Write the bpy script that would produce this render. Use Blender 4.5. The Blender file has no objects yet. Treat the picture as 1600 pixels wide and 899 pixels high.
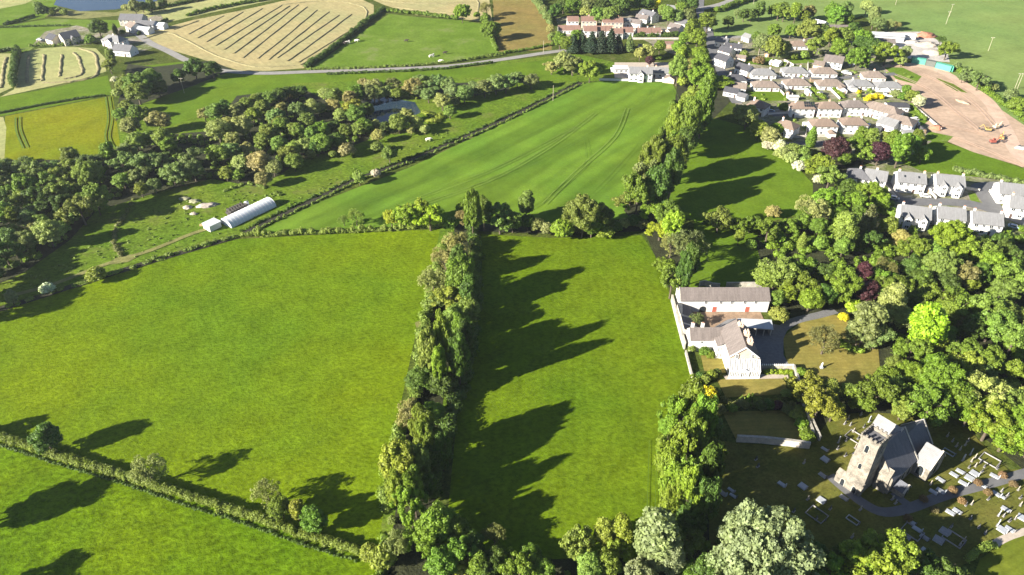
import bpy, bmesh, math, random
import numpy as np
from mathutils import Vector, Matrix
rnd = random.Random(7)
rng = np.random.default_rng(11)
S = bpy.context.scene
COL = S.collection
R = math.radians
# ------------------------------------------------------------------ camera, sky, sun, exposure
CH, CF, CT = 150.0, 1150.0, R(35)
cam = bpy.data.cameras.new('camera')
cam.sensor_width = 36; cam.lens = 36 * CF / 1600
cam.clip_start = 1; cam.clip_end = 9000
co = bpy.data.objects.new('camera', cam); COL.objects.link(co)
co.location = (0, 0, CH); co.rotation_euler = (R(90) - CT, 0, 0)
S.camera = co
SUN_AZ, SUN_EL = 27.0, 22.5            # shadows run towards azimuth 27 deg from +X
W = bpy.data.worlds.new('World'); S.world = W; W.use_nodes = True
nt = W.node_tree; nt.nodes.clear()
sky = nt.nodes.new('ShaderNodeTexSky'); sky.sky_type = 'NISHITA'; sky.sun_disc = False
sky.sun_elevation = R(SUN_EL); sky.air_density = .65; sky.dust_density = .3; sky.altitude = 400
fx, fy = -math.cos(R(SUN_AZ)), -math.sin(R(SUN_AZ))   # towards the sun
sky.sun_rotation = math.atan2(fx, fy)
bg = nt.nodes.new('ShaderNodeBackground'); bg.inputs[1].default_value = 0.05
wo = nt.nodes.new('ShaderNodeOutputWorld')
nt.links.new(sky.outputs[0], bg.inputs[0]); nt.links.new(bg.outputs[0], wo.inputs[0])
sl = bpy.data.lights.new('sun', 'SUN'); sl.energy = 5.0; sl.angle = R(0.5); sl.color = (1, .93, .80)
so = bpy.data.objects.new('sun', sl); COL.objects.link(so)
d = Vector((-fx * math.cos(R(SUN_EL)), -fy * math.cos(R(SUN_EL)), -math.sin(R(SUN_EL))))
so.rotation_euler = d.to_track_quat('-Z', 'Y').to_euler(); so.location = (0, 0, 300)
S.view_settings.view_transform = 'Standard'; S.view_settings.look = 'None'
S.view_settings.gamma = 1; S.view_settings.exposure = 1.80
S.render.engine = 'CYCLES'
try: S.cycles.max_bounces = 5; S.cycles.transparent_max_bounces = 4
except Exception: pass

# ------------------------------------------------------------------ helpers
_c, _s = math.cos(CT), math.sin(CT)
def P(u, v, z=0.0):
    """ground (or height z) point that the photograph shows at pixel u, v (1600 wide)"""
    a = (u - 800) / CF; b = (v - 449.5) / CF
    t = (CH - z) / (_s + b * _c)
    return (t * a, t * (_c - b * _s))
def PS(s, z=0.0):
    out = []
    for p in s.split():
        a, b = p.split(','); out.append(P(float(a), float(b), z))
    return out
def ppm(v):                       # photo pixels per metre on the ground at row v
    b = (v - 449.5) / CF
    return CF * (_s + b * _c) / CH

def tag(o, label=None, cat=None, group=None, kind=None):
    if label: o['label'] = label
    if cat: o['category'] = cat
    if group: o['group'] = group
    if kind: o['kind'] = kind
    return o
def link(o, parent=None):
    COL.objects.link(o)
    if parent is not None: o.parent = parent
    return o
def empty(name, loc=(0, 0, 0), rz=0.0):
    o = bpy.data.objects.new(name, None); o.empty_display_size = .5
    COL.objects.link(o); o.location = loc; o.rotation_euler = (0, 0, rz)
    return o
def inst(name, mesh, parent=None, loc=(0, 0, 0), rz=0.0, sc=None):
    o = bpy.data.objects.new(name, mesh); link(o, parent)
    o.location = loc; o.rotation_euler = (0, 0, rz)
    if sc: o.scale = sc
    return o

class MB:
    def __init__(s): s.v = []; s.f = []; s.m = []
    def add(s, vs, fs, m=0):
        n = len(s.v); s.v += [tuple(p) for p in vs]
        s.f += [tuple(n + i for i in f) for f in fs]; s.m += [m] * len(fs)
        return s
    def box(s, x0, y0, z0, x1, y1, z1, m=0):
        vs = [(x0,y0,z0),(x1,y0,z0),(x1,y1,z0),(x0,y1,z0),(x0,y0,z1),(x1,y0,z1),(x1,y1,z1),(x0,y1,z1)]
        return s.add(vs, [(3,2,1,0),(4,5,6,7),(0,1,5,4),(1,2,6,5),(2,3,7,6),(3,0,4,7)], m)
    def obox(s, p, q, w, z0, z1, m=0):
        """box along segment p-q of width w"""
        dx, dy = q[0]-p[0], q[1]-p[1]; L = math.hypot(dx, dy) or 1
        nx, ny = -dy/L*w/2, dx/L*w/2
        vs = [(p[0]-nx,p[1]-ny,z0),(q[0]-nx,q[1]-ny,z0),(q[0]+nx,q[1]+ny,z0),(p[0]+nx,p[1]+ny,z0)]
        vs += [(a,b,z1) for a,b,_ in vs]
        return s.add(vs, [(3,2,1,0),(4,5,6,7),(0,1,5,4),(1,2,6,5),(2,3,7,6),(3,0,4,7)], m)
    def prism(s, poly, z0, z1, m=0):
        n = len(poly); vs = [(x,y,z0) for x,y in poly]+[(x,y,z1) for x,y in poly]
        fs = [tuple(range(n-1,-1,-1)), tuple(range(n,2*n))]+[(i,(i+1)%n,n+(i+1)%n,n+i) for i in range(n)]
        return s.add(vs, fs, m)
    def cyl(s, p, q, r0, r1, n=8, m=0):
        p, q = Vector(p), Vector(q); ax = (q-p).normalized()
        u = ax.orthogonal().normalized(); w = ax.cross(u)
        vs = []
        for c, r in ((p, r0), (q, r1)):
            for i in range(n):
                a = 2*math.pi*i/n; vs.append(tuple(c+(u*math.cos(a)+w*math.sin(a))*r))
        fs = [(i,(i+1)%n,n+(i+1)%n,n+i) for i in range(n)]+[tuple(range(n-1,-1,-1)),tuple(range(n,2*n))]
        return s.add(vs, fs, m)
    def mesh(s, name, mats, smooth=False):
        me = bpy.data.meshes.new(name); me.from_pydata(s.v, [], s.f)
        for m in (mats if isinstance(mats, (list, tuple)) else [mats]): me.materials.append(m)
        if any(s.m): me.polygons.foreach_set('material_index', s.m)
        if smooth: me.polygons.foreach_set('use_smooth', [True]*len(s.f))
        me.update(); return me
    def build(s, name, mats, parent=None, smooth=False):
        return link(bpy.data.objects.new(name, s.mesh(name, mats, smooth)), parent)

# ------------------------------------------------------------------ materials
def N(nt, t, **k):
    n = nt.nodes.new(t)
    for a, b in k.items(): setattr(n, a, b)
    return n
def newmat(name):
    m = bpy.data.materials.new(name); m.use_nodes = True; nt = m.node_tree; nt.nodes.clear()
    out = N(nt, 'ShaderNodeOutputMaterial'); return m, nt, out
def principled(nt, out, rough=.8, spec=.2):
    b = N(nt, 'ShaderNodeBsdfPrincipled'); b.inputs['Roughness'].default_value = rough
    b.inputs['Specular IOR Level'].default_value = spec
    nt.links.new(b.outputs[0], out.inputs[0]); return b
def noise(nt, vec, scale, detail=3, rough=.55):
    n = N(nt, 'ShaderNodeTexNoise'); n.inputs['Scale'].default_value = scale
    n.inputs['Detail'].default_value = detail; n.inputs['Roughness'].default_value = rough
    if vec is not None: nt.links.new(vec, n.inputs['Vector'])
    return n.outputs['Fac']
def ramp(nt, fac, a, b, p0=.35, p1=.65):
    r = N(nt, 'ShaderNodeMapRange'); r.inputs['From Min'].default_value = p0; r.inputs['From Max'].default_value = p1
    r.inputs['To Min'].default_value = a; r.inputs['To Max'].default_value = b
    nt.links.new(fac, r.inputs['Value']); return r.outputs[0]
def mixc(nt, fac, a, b, mode='MIX'):
    m = N(nt, 'ShaderNodeMix', data_type='RGBA', blend_type=mode)
    for sock, val in ((m.inputs[0], fac), (m.inputs[6], a), (m.inputs[7], b)):
        if isinstance(val, (int, float)): sock.default_value = val
        elif isinstance(val, tuple): sock.default_value = (*val, 1)
        else: nt.links.new(val, sock)
    return m.outputs[2]
def scalec(nt, col, fac):
    m = N(nt, 'ShaderNodeVectorMath', operation='SCALE')
    if isinstance(col, tuple): m.inputs[0].default_value = col
    else: nt.links.new(col, m.inputs[0])
    if isinstance(fac, (int, float)): m.inputs['Scale'].default_value = fac
    else: nt.links.new(fac, m.inputs['Scale'])
    return m.outputs[0]
def bump(nt, b, fac, strength, dist):
    n = N(nt, 'ShaderNodeBump'); n.inputs['Strength'].default_value = strength
    n.inputs['Distance'].default_value = dist
    nt.links.new(fac, n.inputs['Height']); nt.links.new(n.outputs[0], b.inputs['Normal'])
def coords(nt, rot=0, sc=(1, 1, 1)):
    t = N(nt, 'ShaderNodeTexCoord'); m = N(nt, 'ShaderNodeMapping')
    m.inputs['Rotation'].default_value = (0, 0, rot); m.inputs['Scale'].default_value = sc
    nt.links.new(t.outputs['Object'], m.inputs['Vector']); return m.outputs[0]
def mulf(nt, a, b, op='MULTIPLY'):
    m = N(nt, 'ShaderNodeMath', operation=op)
    for i, x in enumerate((a, b)):
        if isinstance(x, (int, float)): m.inputs[i].default_value = x
        else: nt.links.new(x, m.inputs[i])
    return m.outputs[0]

def plain(name, col, rough=.8, var=.15, scale=1.0, spec=.2, bmp=0, stretch=(1,1,1), rot=0, metal=0):
    m, nt, out = newmat(name); b = principled(nt, out, rough, spec)
    v = coords(nt, rot, stretch)
    f = ramp(nt, noise(nt, v, scale, 4, .6), 1-var, 1+var, .3, .7)
    f2 = ramp(nt, noise(nt, v, scale*7, 2), 1-var*.6, 1+var*.6, .3, .7)
    nt.links.new(scalec(nt, col, mulf(nt, f, f2)), b.inputs['Base Color'])
    b.inputs['Metallic'].default_value = metal
    if bmp: bump(nt, b, noise(nt, v, scale*5, 3), .6, bmp)
    return m
def grass(name, ca, cb, cc=None, big=.02, med=.12, tuft=1.1, tstr=.35, lines=None, bmp=.35, pale=None):
    """ca/cb: two patch colours; cc: colour of scattered darker tufts; lines=(rot, spacing, strength, distort)"""
    m, nt, out = newmat(name); b = principled(nt, out, 1.0, 0.0)
    v = coords(nt)
    col = mixc(nt, ramp(nt, noise(nt, v, big, 3, .6), 0, 1, .38, .62), ca, cb)
    k = ramp(nt, noise(nt, v, med, 4, .65), .84, 1.16, .3, .7)
    vt = coords(nt, R(-SUN_AZ), (.8, 1.1, 1))
    nf = noise(nt, vt, tuft, 4, .75)
    k = mulf(nt, k, ramp(nt, nf, 1-tstr*1.3, 1+tstr*.9, .36, .64))
    nf2 = noise(nt, v, tuft*.31, 2, .5)
    k = mulf(nt, k, ramp(nt, nf2, 1-tstr*.35, 1+tstr*.3, .35, .65))
    if lines:
        for (rt, sp, stg, dis) in lines:
            w = N(nt, 'ShaderNodeTexWave', wave_type='BANDS', bands_direction='X')
            w.inputs['Scale'].default_value = 1/sp*.314; w.inputs['Distortion'].default_value = dis
            w.inputs['Detail'].default_value = 2; w.inputs['Detail Scale'].default_value = .35
            nt.links.new(coords(nt, rt), w.inputs['Vector'])
            k = mulf(nt, k, ramp(nt, w.outputs['Fac'], 1-stg, 1+stg*.4, 0, .55))
    col = scalec(nt, col, k)
    if cc:
        col = mixc(nt, ramp(nt, noise(nt, v, tuft*.8, 3, .7), 0, .8, .60, .68), col, cc)
    if pale:
        col = mixc(nt, ramp(nt, noise(nt, v, med*.5, 5, .7), 0, .7, .56, .66), col, pale)
    nt.links.new(col, b.inputs['Base Color'])
    bump(nt, b, nf, .8, bmp)
    return m

def foliage_mat(name='foliage'):
    m, nt, out = newmat(name)
    oi = N(nt, 'ShaderNodeObjectInfo'); g = N(nt, 'ShaderNodeNewGeometry')
    k = ramp(nt, g.outputs['Random Per Island'], .76, 1.28, 0, 1)
    v = coords(nt); k = mulf(nt, k, ramp(nt, noise(nt, v, .45, 3, .6), .80, 1.2, .35, .65))
    col = scalec(nt, oi.outputs['Color'], k)
    col = mixc(nt, ramp(nt, noise(nt, v, .3, 2), 0, .5, .45, .7), col, mixc(nt, 1.0, col, (1.06, 1.05, .7), 'MULTIPLY'))
    dfs = N(nt, 'ShaderNodeBsdfPrincipled'); dfs.inputs['Roughness'].default_value = .55
    dfs.inputs['Specular IOR Level'].default_value = .25
    tr = N(nt, 'ShaderNodeBsdfTranslucent'); mx = N(nt, 'ShaderNodeMixShader'); mx.inputs[0].default_value = .22
    nt.links.new(col, dfs.inputs['Base Color'])
    nt.links.new(mixc(nt, 1.0, col, (1.4, 1.4, .5), 'MULTIPLY'), tr.inputs['Color'])
    nt.links.new(dfs.outputs[0], mx.inputs[1]); nt.links.new(tr.outputs[0], mx.inputs[2])
    nt.links.new(mx.outputs[0], out.inputs[0]); return m
FOL = foliage_mat()
BARK = plain('bark', (.10, .08, .06), .9, .3, 2)
TWIG = plain('twig', (.30, .24, .17), .9, .25, 1)

# ------------------------------------------------------------------ foliage geometry
_ico = {}
def ico(sub):
    if sub not in _ico:
        bm = bmesh.new(); bmesh.ops.create_icosphere(bm, subdivisions=sub, radius=1)
        bm.verts.ensure_lookup_table()
        _ico[sub] = (np.array([v.co[:] for v in bm.verts]), np.array([[v.index for v in f.verts] for f in bm.faces])); bm.free()
    return _ico[sub]
def leafcloud(C, Rr, dens=3.0, leaf=.45, core=.86, sub=1, up=.15, cull=True, jitter=.12, tilt=.75):
    """C: n x 3 clump centres; Rr: n x 3 radii. returns vert array, tri array, quad array"""
    C = np.asarray(C, float); Rr = np.array([r if np.ndim(r) else (r, r, r) for r in Rr], float)
    V = []; T = []; Q = []; nv = 0
    iv, it = ico(sub)
    if core:
        for c, r in zip(C, Rr):
            j = 1+rng.normal(0, jitter, (len(iv), 1))
            V.append(c+iv*r*core*j); T.append(it+nv); nv += len(iv)
    rm = Rr.mean(1); cnt = np.maximum(6, (dens*4*math.pi*rm*rm).astype(int))
    idx = np.repeat(np.arange(len(C)), cnt)
    n = rng.normal(size=(len(idx), 3)); n /= np.linalg.norm(n, axis=1)[:, None]
    n[:, 2] = np.where((n[:, 2] < -.35), -n[:, 2], n[:, 2])
    n /= np.linalg.norm(n, axis=1)[:, None]
    p = C[idx]+n*Rr[idx]*rng.uniform(.82, 1.13, (len(idx), 1))
    if cull and len(C) > 1:
        keep = np.ones(len(p), bool)
        for a in range(0, len(p), 4000):
            q = (p[a:a+4000, None, :]-C[None])/Rr[None]
            dd = (q*q).sum(2); dd[np.arange(len(dd)), idx[a:a+4000]] = 9
            keep[a:a+4000] = dd.min(1) > .62
        p = p[keep]; n = n[keep]
    nn = n+rng.normal(0, tilt, n.shape)*.8; nn[:, 2] += up
    nn /= np.linalg.norm(nn, axis=1)[:, None]
    a = np.cross(nn, rng.normal(size=nn.shape)); a /= np.linalg.norm(a, axis=1)[:, None]+1e-9
    b = np.cross(nn, a); s = leaf*rng.uniform(.6, 1.35, (len(p), 1))*.5
    q = np.stack([p-a*s-b*s*.7, p+a*s*.9-b*s, p+a*s+b*s*.8, p-a*s*.8+b*s], 1).reshape(-1, 3)
    V.append(q); Q = np.arange(len(p)*4).reshape(-1, 4)+nv
    return np.concatenate(V), (np.concatenate(T) if T else np.zeros((0, 3), int)), Q
def mesh_np(name, V, T, Q, mat):
    me = bpy.data.meshes.new(name); nl = len(T)*3+len(Q)*4
    me.vertices.add(len(V)); me.vertices.foreach_set('co', V.astype(np.float32).ravel())
    me.loops.add(nl); me.loops.foreach_set('vertex_index', np.concatenate([T.ravel(), Q.ravel()]).astype(np.int32))
    me.polygons.add(len(T)+len(Q))
    ls = np.concatenate([np.arange(len(T))*3, len(T)*3+np.arange(len(Q))*4]).astype(np.int32)
    me.polygons.foreach_set('loop_start', ls)
    me.materials.append(mat); me.update(calc_edges=True); me.validate(); return me

def trunk_mesh(name, h, r, limbs, spread, top):
    mb = MB(); pts = [(0, 0, -.3), (rnd.uniform(-.1, .1), rnd.uniform(-.1, .1), h*.45), (rnd.uniform(-.3, .3), rnd.uniform(-.3, .3), h)]
    mb.cyl(pts[0], pts[1], r, r*.75, 8); mb.cyl(pts[1], pts[2], r*.75, r*.35, 8)
    for i in range(limbs):
        a = 2*math.pi*(i+rnd.random()*.6)/limbs; z0 = h*rnd.uniform(.4, .8)
        mb.cyl((0, 0, z0), (math.cos(a)*spread, math.sin(a)*spread, z0+(top-z0)*rnd.uniform(.4, .8)), r*.4, r*.1, 6)
    return mb.mesh(name, BARK)
PROTO = {}
def crown_round(i, w=10., h=12., zc=.60, hr=.43, nl=52, lr=(.75, 1.8), dens=4.6, leaf=.36):
    C = []; Rr = []
    ax = rng.uniform(.85, 1.15, 2)
    lobes = [rng.normal(size=3) for _ in range(5)]
    for k in range(nl):
        g = (k+.5)/nl; ph = k*2.39996+rng.uniform(-.5, .5); z = 1-1.75*g
        rr = math.sqrt(max(0, 1-z*z)); n = np.array([rr*math.cos(ph), rr*math.sin(ph), z])
        bulge = 1+.26*max(float(n@(l/np.linalg.norm(l))) for l in lobes)-.2
        r = rng.uniform(*lr)*w/10
        f = rng.uniform(.70, 1.04)*bulge
        c = np.array([n[0]*(w/2-r*.85)*f*ax[0], n[1]*(w/2-r*.85)*f*ax[1], h*zc+n[2]*(h*hr-r*.6)*f])
        C.append(c); Rr.append((r*rng.uniform(.9, 1.15), r*rng.uniform(.9, 1.15), r*rng.uniform(.75, 1)))
    # inner mass
    C.append((0, 0, h*zc)); Rr.append((w*.33, w*.33, h*hr*.72))
    return mesh_np('crown', *leafcloud(C, Rr, dens, leaf), FOL)
def crown_tall(i, w=7., h=13.5): return crown_round(i, w, h, .56, .44, 50, (1.0, 2.2), 4.6, .36)
def crown_open(i, w=10., h=13.):
    # several separate boughs with gaps
    C = []; Rr = []
    for k in range(16):
        a = k*2.4+rng.uniform(-.4, .4); rr = w*.5*math.sqrt(rng.uniform(.05, .75)); z = h*(rng.uniform(.38, .9)-(rr/w)*.35)
        for j in range(4):
            o = rng.normal(0, .9, 3); C.append((rr*math.cos(a)+o[0], rr*math.sin(a)+o[1], z+o[2]*.7)); Rr.append(rng.uniform(.7, 1.35))
    return mesh_np('crown', *leafcloud(C, Rr, 4.6, .36, .8), FOL)
def crown_bush(i, w=5., h=4.2):
    C = []; Rr = []
    for k in range(22):
        ph = k*2.39996; z = 1-1.1*(k+.5)/22; rr = math.sqrt(max(0, 1-z*z)); r = rng.uniform(.6, 1.05)
        C.append((rr*math.cos(ph)*(w/2-r*.8), rr*math.sin(ph)*(w/2-r*.8), h*.42+z*(h*.55-r*.7))); Rr.append(r)
    C.append((0, 0, h*.4)); Rr.append(w*.3)
    return mesh_np('crown', *leafcloud(C, Rr, 5.5, .30), FOL)
def crown_conifer(i, w=6.5, h=14.):
    C = []; Rr = []
    for t in range(11):
        z = h*(.12+.85*t/11); rr = (w/2)*(1-t/11)**.8; n = max(3, int(rr*4))
        for k in range(n):
            a = 2*math.pi*k/n+t*.7+rng.uniform(-.2, .2); q = rr*rng.uniform(.55, .85)
            C.append((q*math.cos(a), q*math.sin(a), z)); Rr.append((.3+rr*.33, .3+rr*.33, .5+rr*.14))
    C.append((0, 0, h*.4)); Rr.append((w*.2, w*.2, h*.42))
    return mesh_np('crown', *leafcloud(C, Rr, 4, .35, .8), FOL)
def crown_cypress(i, w=3.2, h=8.):
    C = []; Rr = []
    for t in range(16):
        z = h*(.06+.88*t/16); rr = (w/2)*math.sin(math.pi*(.18+.8*(t+1)/17))**.8
        for k in range(4):
            a = 2*math.pi*k/4+t*.8; C.append((rr*.55*math.cos(a), rr*.55*math.sin(a), z)); Rr.append((rr*.55, rr*.55, .7))
    return mesh_np('crown', *leafcloud(C, Rr, 8, .25, .9), FOL)
def crown_bare(i, w=8., h=9.):
    """thin twiggy crown: branching limbs with a sparse cloud of twigs"""
    mb = MB(); tips = []
    def grow(p, dr, L, r, lv):
        q = tuple(p[j]+dr[j]*L for j in range(3)); mb.cyl(p, q, r, r*.55, 4)
        if lv == 0: tips.append(q); return
        for _ in range(3 if lv < 3 else 4):
            d2 = Vector(dr)+Vector((rnd.gauss(0, .55), rnd.gauss(0, .55), rnd.gauss(.05, .3))); d2.normalize()
            grow(q, tuple(d2), L*rnd.uniform(.6, .85), r*.55, lv-1)
    for k in range(5):
        a = 2*math.pi*k/5+rnd.random(); dr = Vector((math.cos(a)*.75, math.sin(a)*.75, .9)).normalized()
        grow((0, 0, h*.15), tuple(dr), h*.23, .12, 4)
    T = np.array(tips); T = T[T[:, 2] > .6]
    V0 = np.array(mb.v); ex = np.percentile(np.abs(V0[:, :2]), 97); k = (w/2)/ex; kz = h/np.percentile(V0[:, 2], 99)
    V, T3, Q = leafcloud(T*[k, k, kz], np.full(len(T), .34), 7, .2, 0, cull=False)
    tri = []
    F = []
    V1 = V0*[k, k, kz]; quads = np.array([f for f in mb.f if len(f) == 4]); quads = quads[:]
    n = len(V); V = np.concatenate([V, V1]); Q = np.concatenate([Q, quads+n])
    return mesh_np('crown', V, T3, Q, FOL)
KINDS = {  # code: (builder, variants, nominal w, nominal h, crown centre fraction, trunk?, word)
 'r': (crown_round, 5, 10., 12., .60, 1, 'round'), 't': (crown_tall, 3, 7., 13.5, .56, 1, 'tall'),
 'o': (crown_open, 3, 10., 13., .60, 1, 'open-crowned'), 'b': (crown_bush, 3, 5., 4.2, .5, 0, 'low bushy'),
 'c': (crown_conifer, 2, 6.5, 14., .48, 1, 'conical'), 'y': (crown_cypress, 2, 3.2, 8., .5, 0, 'narrow column-shaped'),
 'x': (crown_bare, 3, 8., 9., .6, 1, 'twiggy bare')}
def crown_big(i, w=18., h=17.):
    C = []; Rr = []
    for k in range(42):
        ph = k*2.39996+rng.uniform(-.4, .4); z = 1-1.7*(k+.5)/42; rr = math.sqrt(1-z*z) if abs(z) < 1 else 0; f = rng.uniform(.78, 1.02)
        c = np.array([rr*math.cos(ph)*(w/2-2)*f, rr*math.sin(ph)*(w/2-2)*f, h*.57+z*(h*.43-1.6)*f])
        for j in range(5):
            C.append(c+rng.normal(0, .95, 3)*[1, 1, .7]); Rr.append(rng.uniform(.8, 1.5))
    C.append((0, 0, h*.57)); Rr.append((w*.33, w*.33, h*.3))
    return mesh_np('crown', *leafcloud(C, Rr, 4.4, .40, .84), FOL)
BIG = [crown_big(0), crown_big(1)]
for k, (fn, n, w, h, zc, tr, wd) in KINDS.items():
    ms = [fn(i) for i in range(n)]
    PROTO[k] = (ms, trunk_mesh('trunk', h*.62, w*.035+.05, 5, w*.28, h*.9) if tr else None)
COLS = {'g': ((0.114,0.179,0.019), 'mid-green'), 'l': ((.145,.215,.020), 'bright green'), 'L': ((.21,.285,.02), 'lime-yellow'),
 'd': ((0.070,0.118,0.019), 'dark green'), 'o': ((0.150,0.211,0.037), 'olive'), 'j': ((0.153,0.216,0.035), 'soft green'),
 'y': ((0.201,0.244,0.031), 'yellow-olive'), 'm': ((0.186,0.239,0.044), 'pale green'), 's': ((.175,.220,.100), 'silver-green'),
 'e': ((0.144,0.197,0.058), 'grey-green'), 'p': ((0.249,0.270,0.084), 'pale straw-brown'), 'f': ((0.255,0.234,0.092), 'pinkish-buff'),
 'n': ((0.142,0.156,0.049), 'brownish'), 'c': ((.060,.022,.028), 'copper-purple'), 'w': ((.50,.50,.37), 'white-blossomed'),
 'Y': ((.58,.50,.02), 'bright yellow'), 'k': ((.030,.052,.026), 'very dark'), 'h': ((.17,.12,.055), 'rusty brown'), 'v': ((.150,.195,.028), 'yellow-green')}
ONES = ['zeroth','first','second','third','fourth','fifth','sixth','seventh','eighth','ninth','tenth','eleventh','twelfth','thirteenth','fourteenth','fifteenth','sixteenth','seventeenth','eighteenth','nineteenth']
TENS = ['', '', 'twent', 'thirt', 'fort', 'fift', 'sixt', 'sevent', 'eight', 'ninet']
def ordw(n):
    if n < 20: return ONES[n]
    a, b = divmod(n, 10)
    return TENS[a]+('ieth' if b == 0 else 'y-'+ONES[b])
def tree(u, v, w, code, label=None, group=None, world=None, wm=None, zs=1.0, hm=0):
    cc, kd = code[0], code[1]
    fn, nvar, nw, nh, zc, tr, wd = KINDS[kd]; ms, tm = PROTO[kd]
    if world: x, y = world; W_ = wm; H_ = W_*nh/nw*zs
    else:
        W_ = w/ppm(v); 
        hm = hm*rnd.choice((.5, .62, .75, .95, 1.0, 1.15)) if hm and kd in 'roct' else 0
        for _ in range(3):
            H_ = hm or W_*nh/nw*zs*(1 if kd in 'bxy' else .93)
            x, y = P(u, v, H_*zc)
            depth = y*_c+(CH-H_*zc)*_s
            W_ = w*depth/CF
        W_ *= 1.06
    big = kd in 'ro' and W_ > 13.5
    if big: ms = BIG; nw, nh = 18., 17.; H_ *= 1 if hm else .9
    asp = rnd.uniform(.92, 1.1)
    sc = (W_/nw, W_/nw*asp, H_/nh*rnd.uniform(.95, 1.08))
    col = [c*rnd.uniform(.9, 1.12) for c in COLS[cc][0]]; f = rnd.uniform(.88, 1.14); col = [c*f for c in col]
    name = {'r': 'broadleaf_tree', 't': 'tall_tree', 'o': 'broadleaf_tree', 'b': 'shrub', 'c': 'conifer_tree', 'y': 'cypress_tree', 'x': 'bare_tree'}[kd]
    rz = rnd.uniform(0, 6.28); me = ms[rnd.randrange(len(ms))]
    if group and ('marsh' in group or 'ponds' in group) and kd in 'ro': name = 'willow_tree'
    if kd == 'o' and name == 'broadleaf_tree': name = 'spreading_tree'
    cat = 'shrub' if kd == 'b' else 'tree'
    if tm is None:
        o = inst(name, me, None, (x, y, 0), rz, sc); o.color = (*col, 1)
    else:
        o = empty(name, (x, y, 0), rz); o.scale = sc
        inst('trunk', tm, o); cr = inst('crown', me, o); cr.color = (*col, 1)
    tag(o, label, cat, group); return o
TREES = []
def zone(phrase, group, key, data, zz=1.0, hm=None):
    """data: 'u,v,w,code ...'; key 'left' or 'near' says from where the trees are counted"""
    it = []
    for t in data.split():
        a = t.split(','); it.append((float(a[0]), float(a[1]), float(a[2]), a[3], float(a[4]) if len(a) > 4 else 1.0))
    it.sort(key=(lambda q: q[0]) if key == 'left' else (lambda q: -q[1]))
    tot = {}; cnt = {}
    for q in it: tot[q[3]] = tot.get(q[3], 0)+1
    for (u, v, w, code, zs) in it:
        if 'marsh' in phrase: w *= .9
        cnt[code] = cnt.get(code, 0)+1
        noun = 'shrub' if code[1] == 'b' else 'tree'
        lab = f"{COLS[code[0]][1]} {KINDS[code[1]][6]} {noun} {phrase}"
        if tot[code] > 1: lab += ', '+ordw(cnt[code])+(' such from left' if key == 'left' else ' nearest such')
        tree(u, v, w, code, lab, group, zs=zs*zz, hm=hm(u, v) if hm else 0)
def hedge(name, label, pts, w, h, code, cat='hedge', step=None, dens=5, leaf=.35, group=None, closed=False, kind=None, wob=.15, gaps=0.0):
    C = []; Rr = []
    step = step or w*.42
    for (p, q) in zip(pts[:-1], pts[1:]):
        L = math.hypot(q[0]-p[0], q[1]-p[1]); n = max(1, int(L/step)); dx, dy = (q[0]-p[0])/L, (q[1]-p[1])/L
        for i in range(n):
            if rng.random() < gaps: continue
            t = (i+.5)/n*L; hh = h*(1+rng.normal(0, wob)); r = w*.5*rng.uniform(.75, 1.1)
            o = rng.normal(0, w*.12)
            C.append((p[0]+dx*t-dy*o, p[1]+dy*t+dx*o, hh*.5)); Rr.append((r, r, hh*.55))
    if not C: return None
    V, T, Q = leafcloud(C, Rr, dens, leaf, .88, cull=len(C) < 1200, jitter=.1)
    o = inst(name, mesh_np(name, V, T, Q, FOL)); o.color = (*COLS[code][0], 1)
    return tag(o, label, None if kind else cat, group, kind)
# ------------------------------------------------------------------ ground, fields, roads, water
M_rough = grass('rough_grass', (.060,.088,.016), (.085,.105,.022), (.035,.05,.014), .03, .15, .9, .4, pale=(.13,.125,.05))
M_marsh = grass('marsh_grass', (.098,.168,.016), (.122,.172,.020), (.045,.07,.014), .03, .12, .8, .35, pale=(.12,.13,.04))
M_f1 = grass('meadow_yellowgreen', (.132,.186,.006), (.094,.164,.008), (.072,.118,.008), .013, .09, .85, .26, bmp=.35)
M_f0 = grass('meadow_bright', (.112,.172,.005), (.078,.150,.005), (.048,.090,.006), .02, .1, .7, .34, bmp=.40)
M_f2 = grass('meadow_strip', (.112,.164,.007), (.086,.150,.007), (.052,.096,.006), .018, .1, .8, .24, lines=[(R(3), 3.2, .05, 1.5)], bmp=.30)
M_f3 = grass('young_crop', (.115,.188,.020), (.096,.178,.020), None, .02, .06, 1.2, .10, lines=[(R(38), 9, .10, 6), (R(38), 30, .16, 7)], bmp=.12)
M_f5 = grass('pasture', (.108,.170,.014), (.092,.158,.014), (.062,.10,.014), .03, .1, 1., .15, bmp=.2)
M_f6 = grass('yellow_meadow', (.185,.195,.010), (.140,.175,.010), None, .02, .08, .6, .15, lines=[(R(20), 22, .08, 5)])
M_f9 = grass('green_pasture', (.105,.175,.020), (.125,.190,.028), None, .02, .08, .7, .15, pale=(.16,.18,.07))
M_mown = grass('mown_hay', (.36,.30,.15), (.31,.29,.14), None, .02, .15, .6, .12, lines=[(R(-35), 3.5, .05, 2)], bmp=.15)
M_mowng = grass('mown_hay_green', (.33,.32,.14), (.28,.30,.12), None, .02, .15, .6, .12)
M_gold = grass('dry_stubble', (.215,.160,.055), (.185,.160,.050), None, .02, .1, .5, .15)
M_far = grass('far_pasture', (.150,.225,.065), (.175,.235,.07), None, .01, .03, .5, .12, lines=[(R(80), 30, .04, 4)], bmp=.1)
M_lawn = grass('dry_lawn', (.225,.185,.050), (.190,.170,.044), None, .08, .3, 2, .12, lines=[(R(88), 1.6, .07, .8)], bmp=.05)
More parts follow.
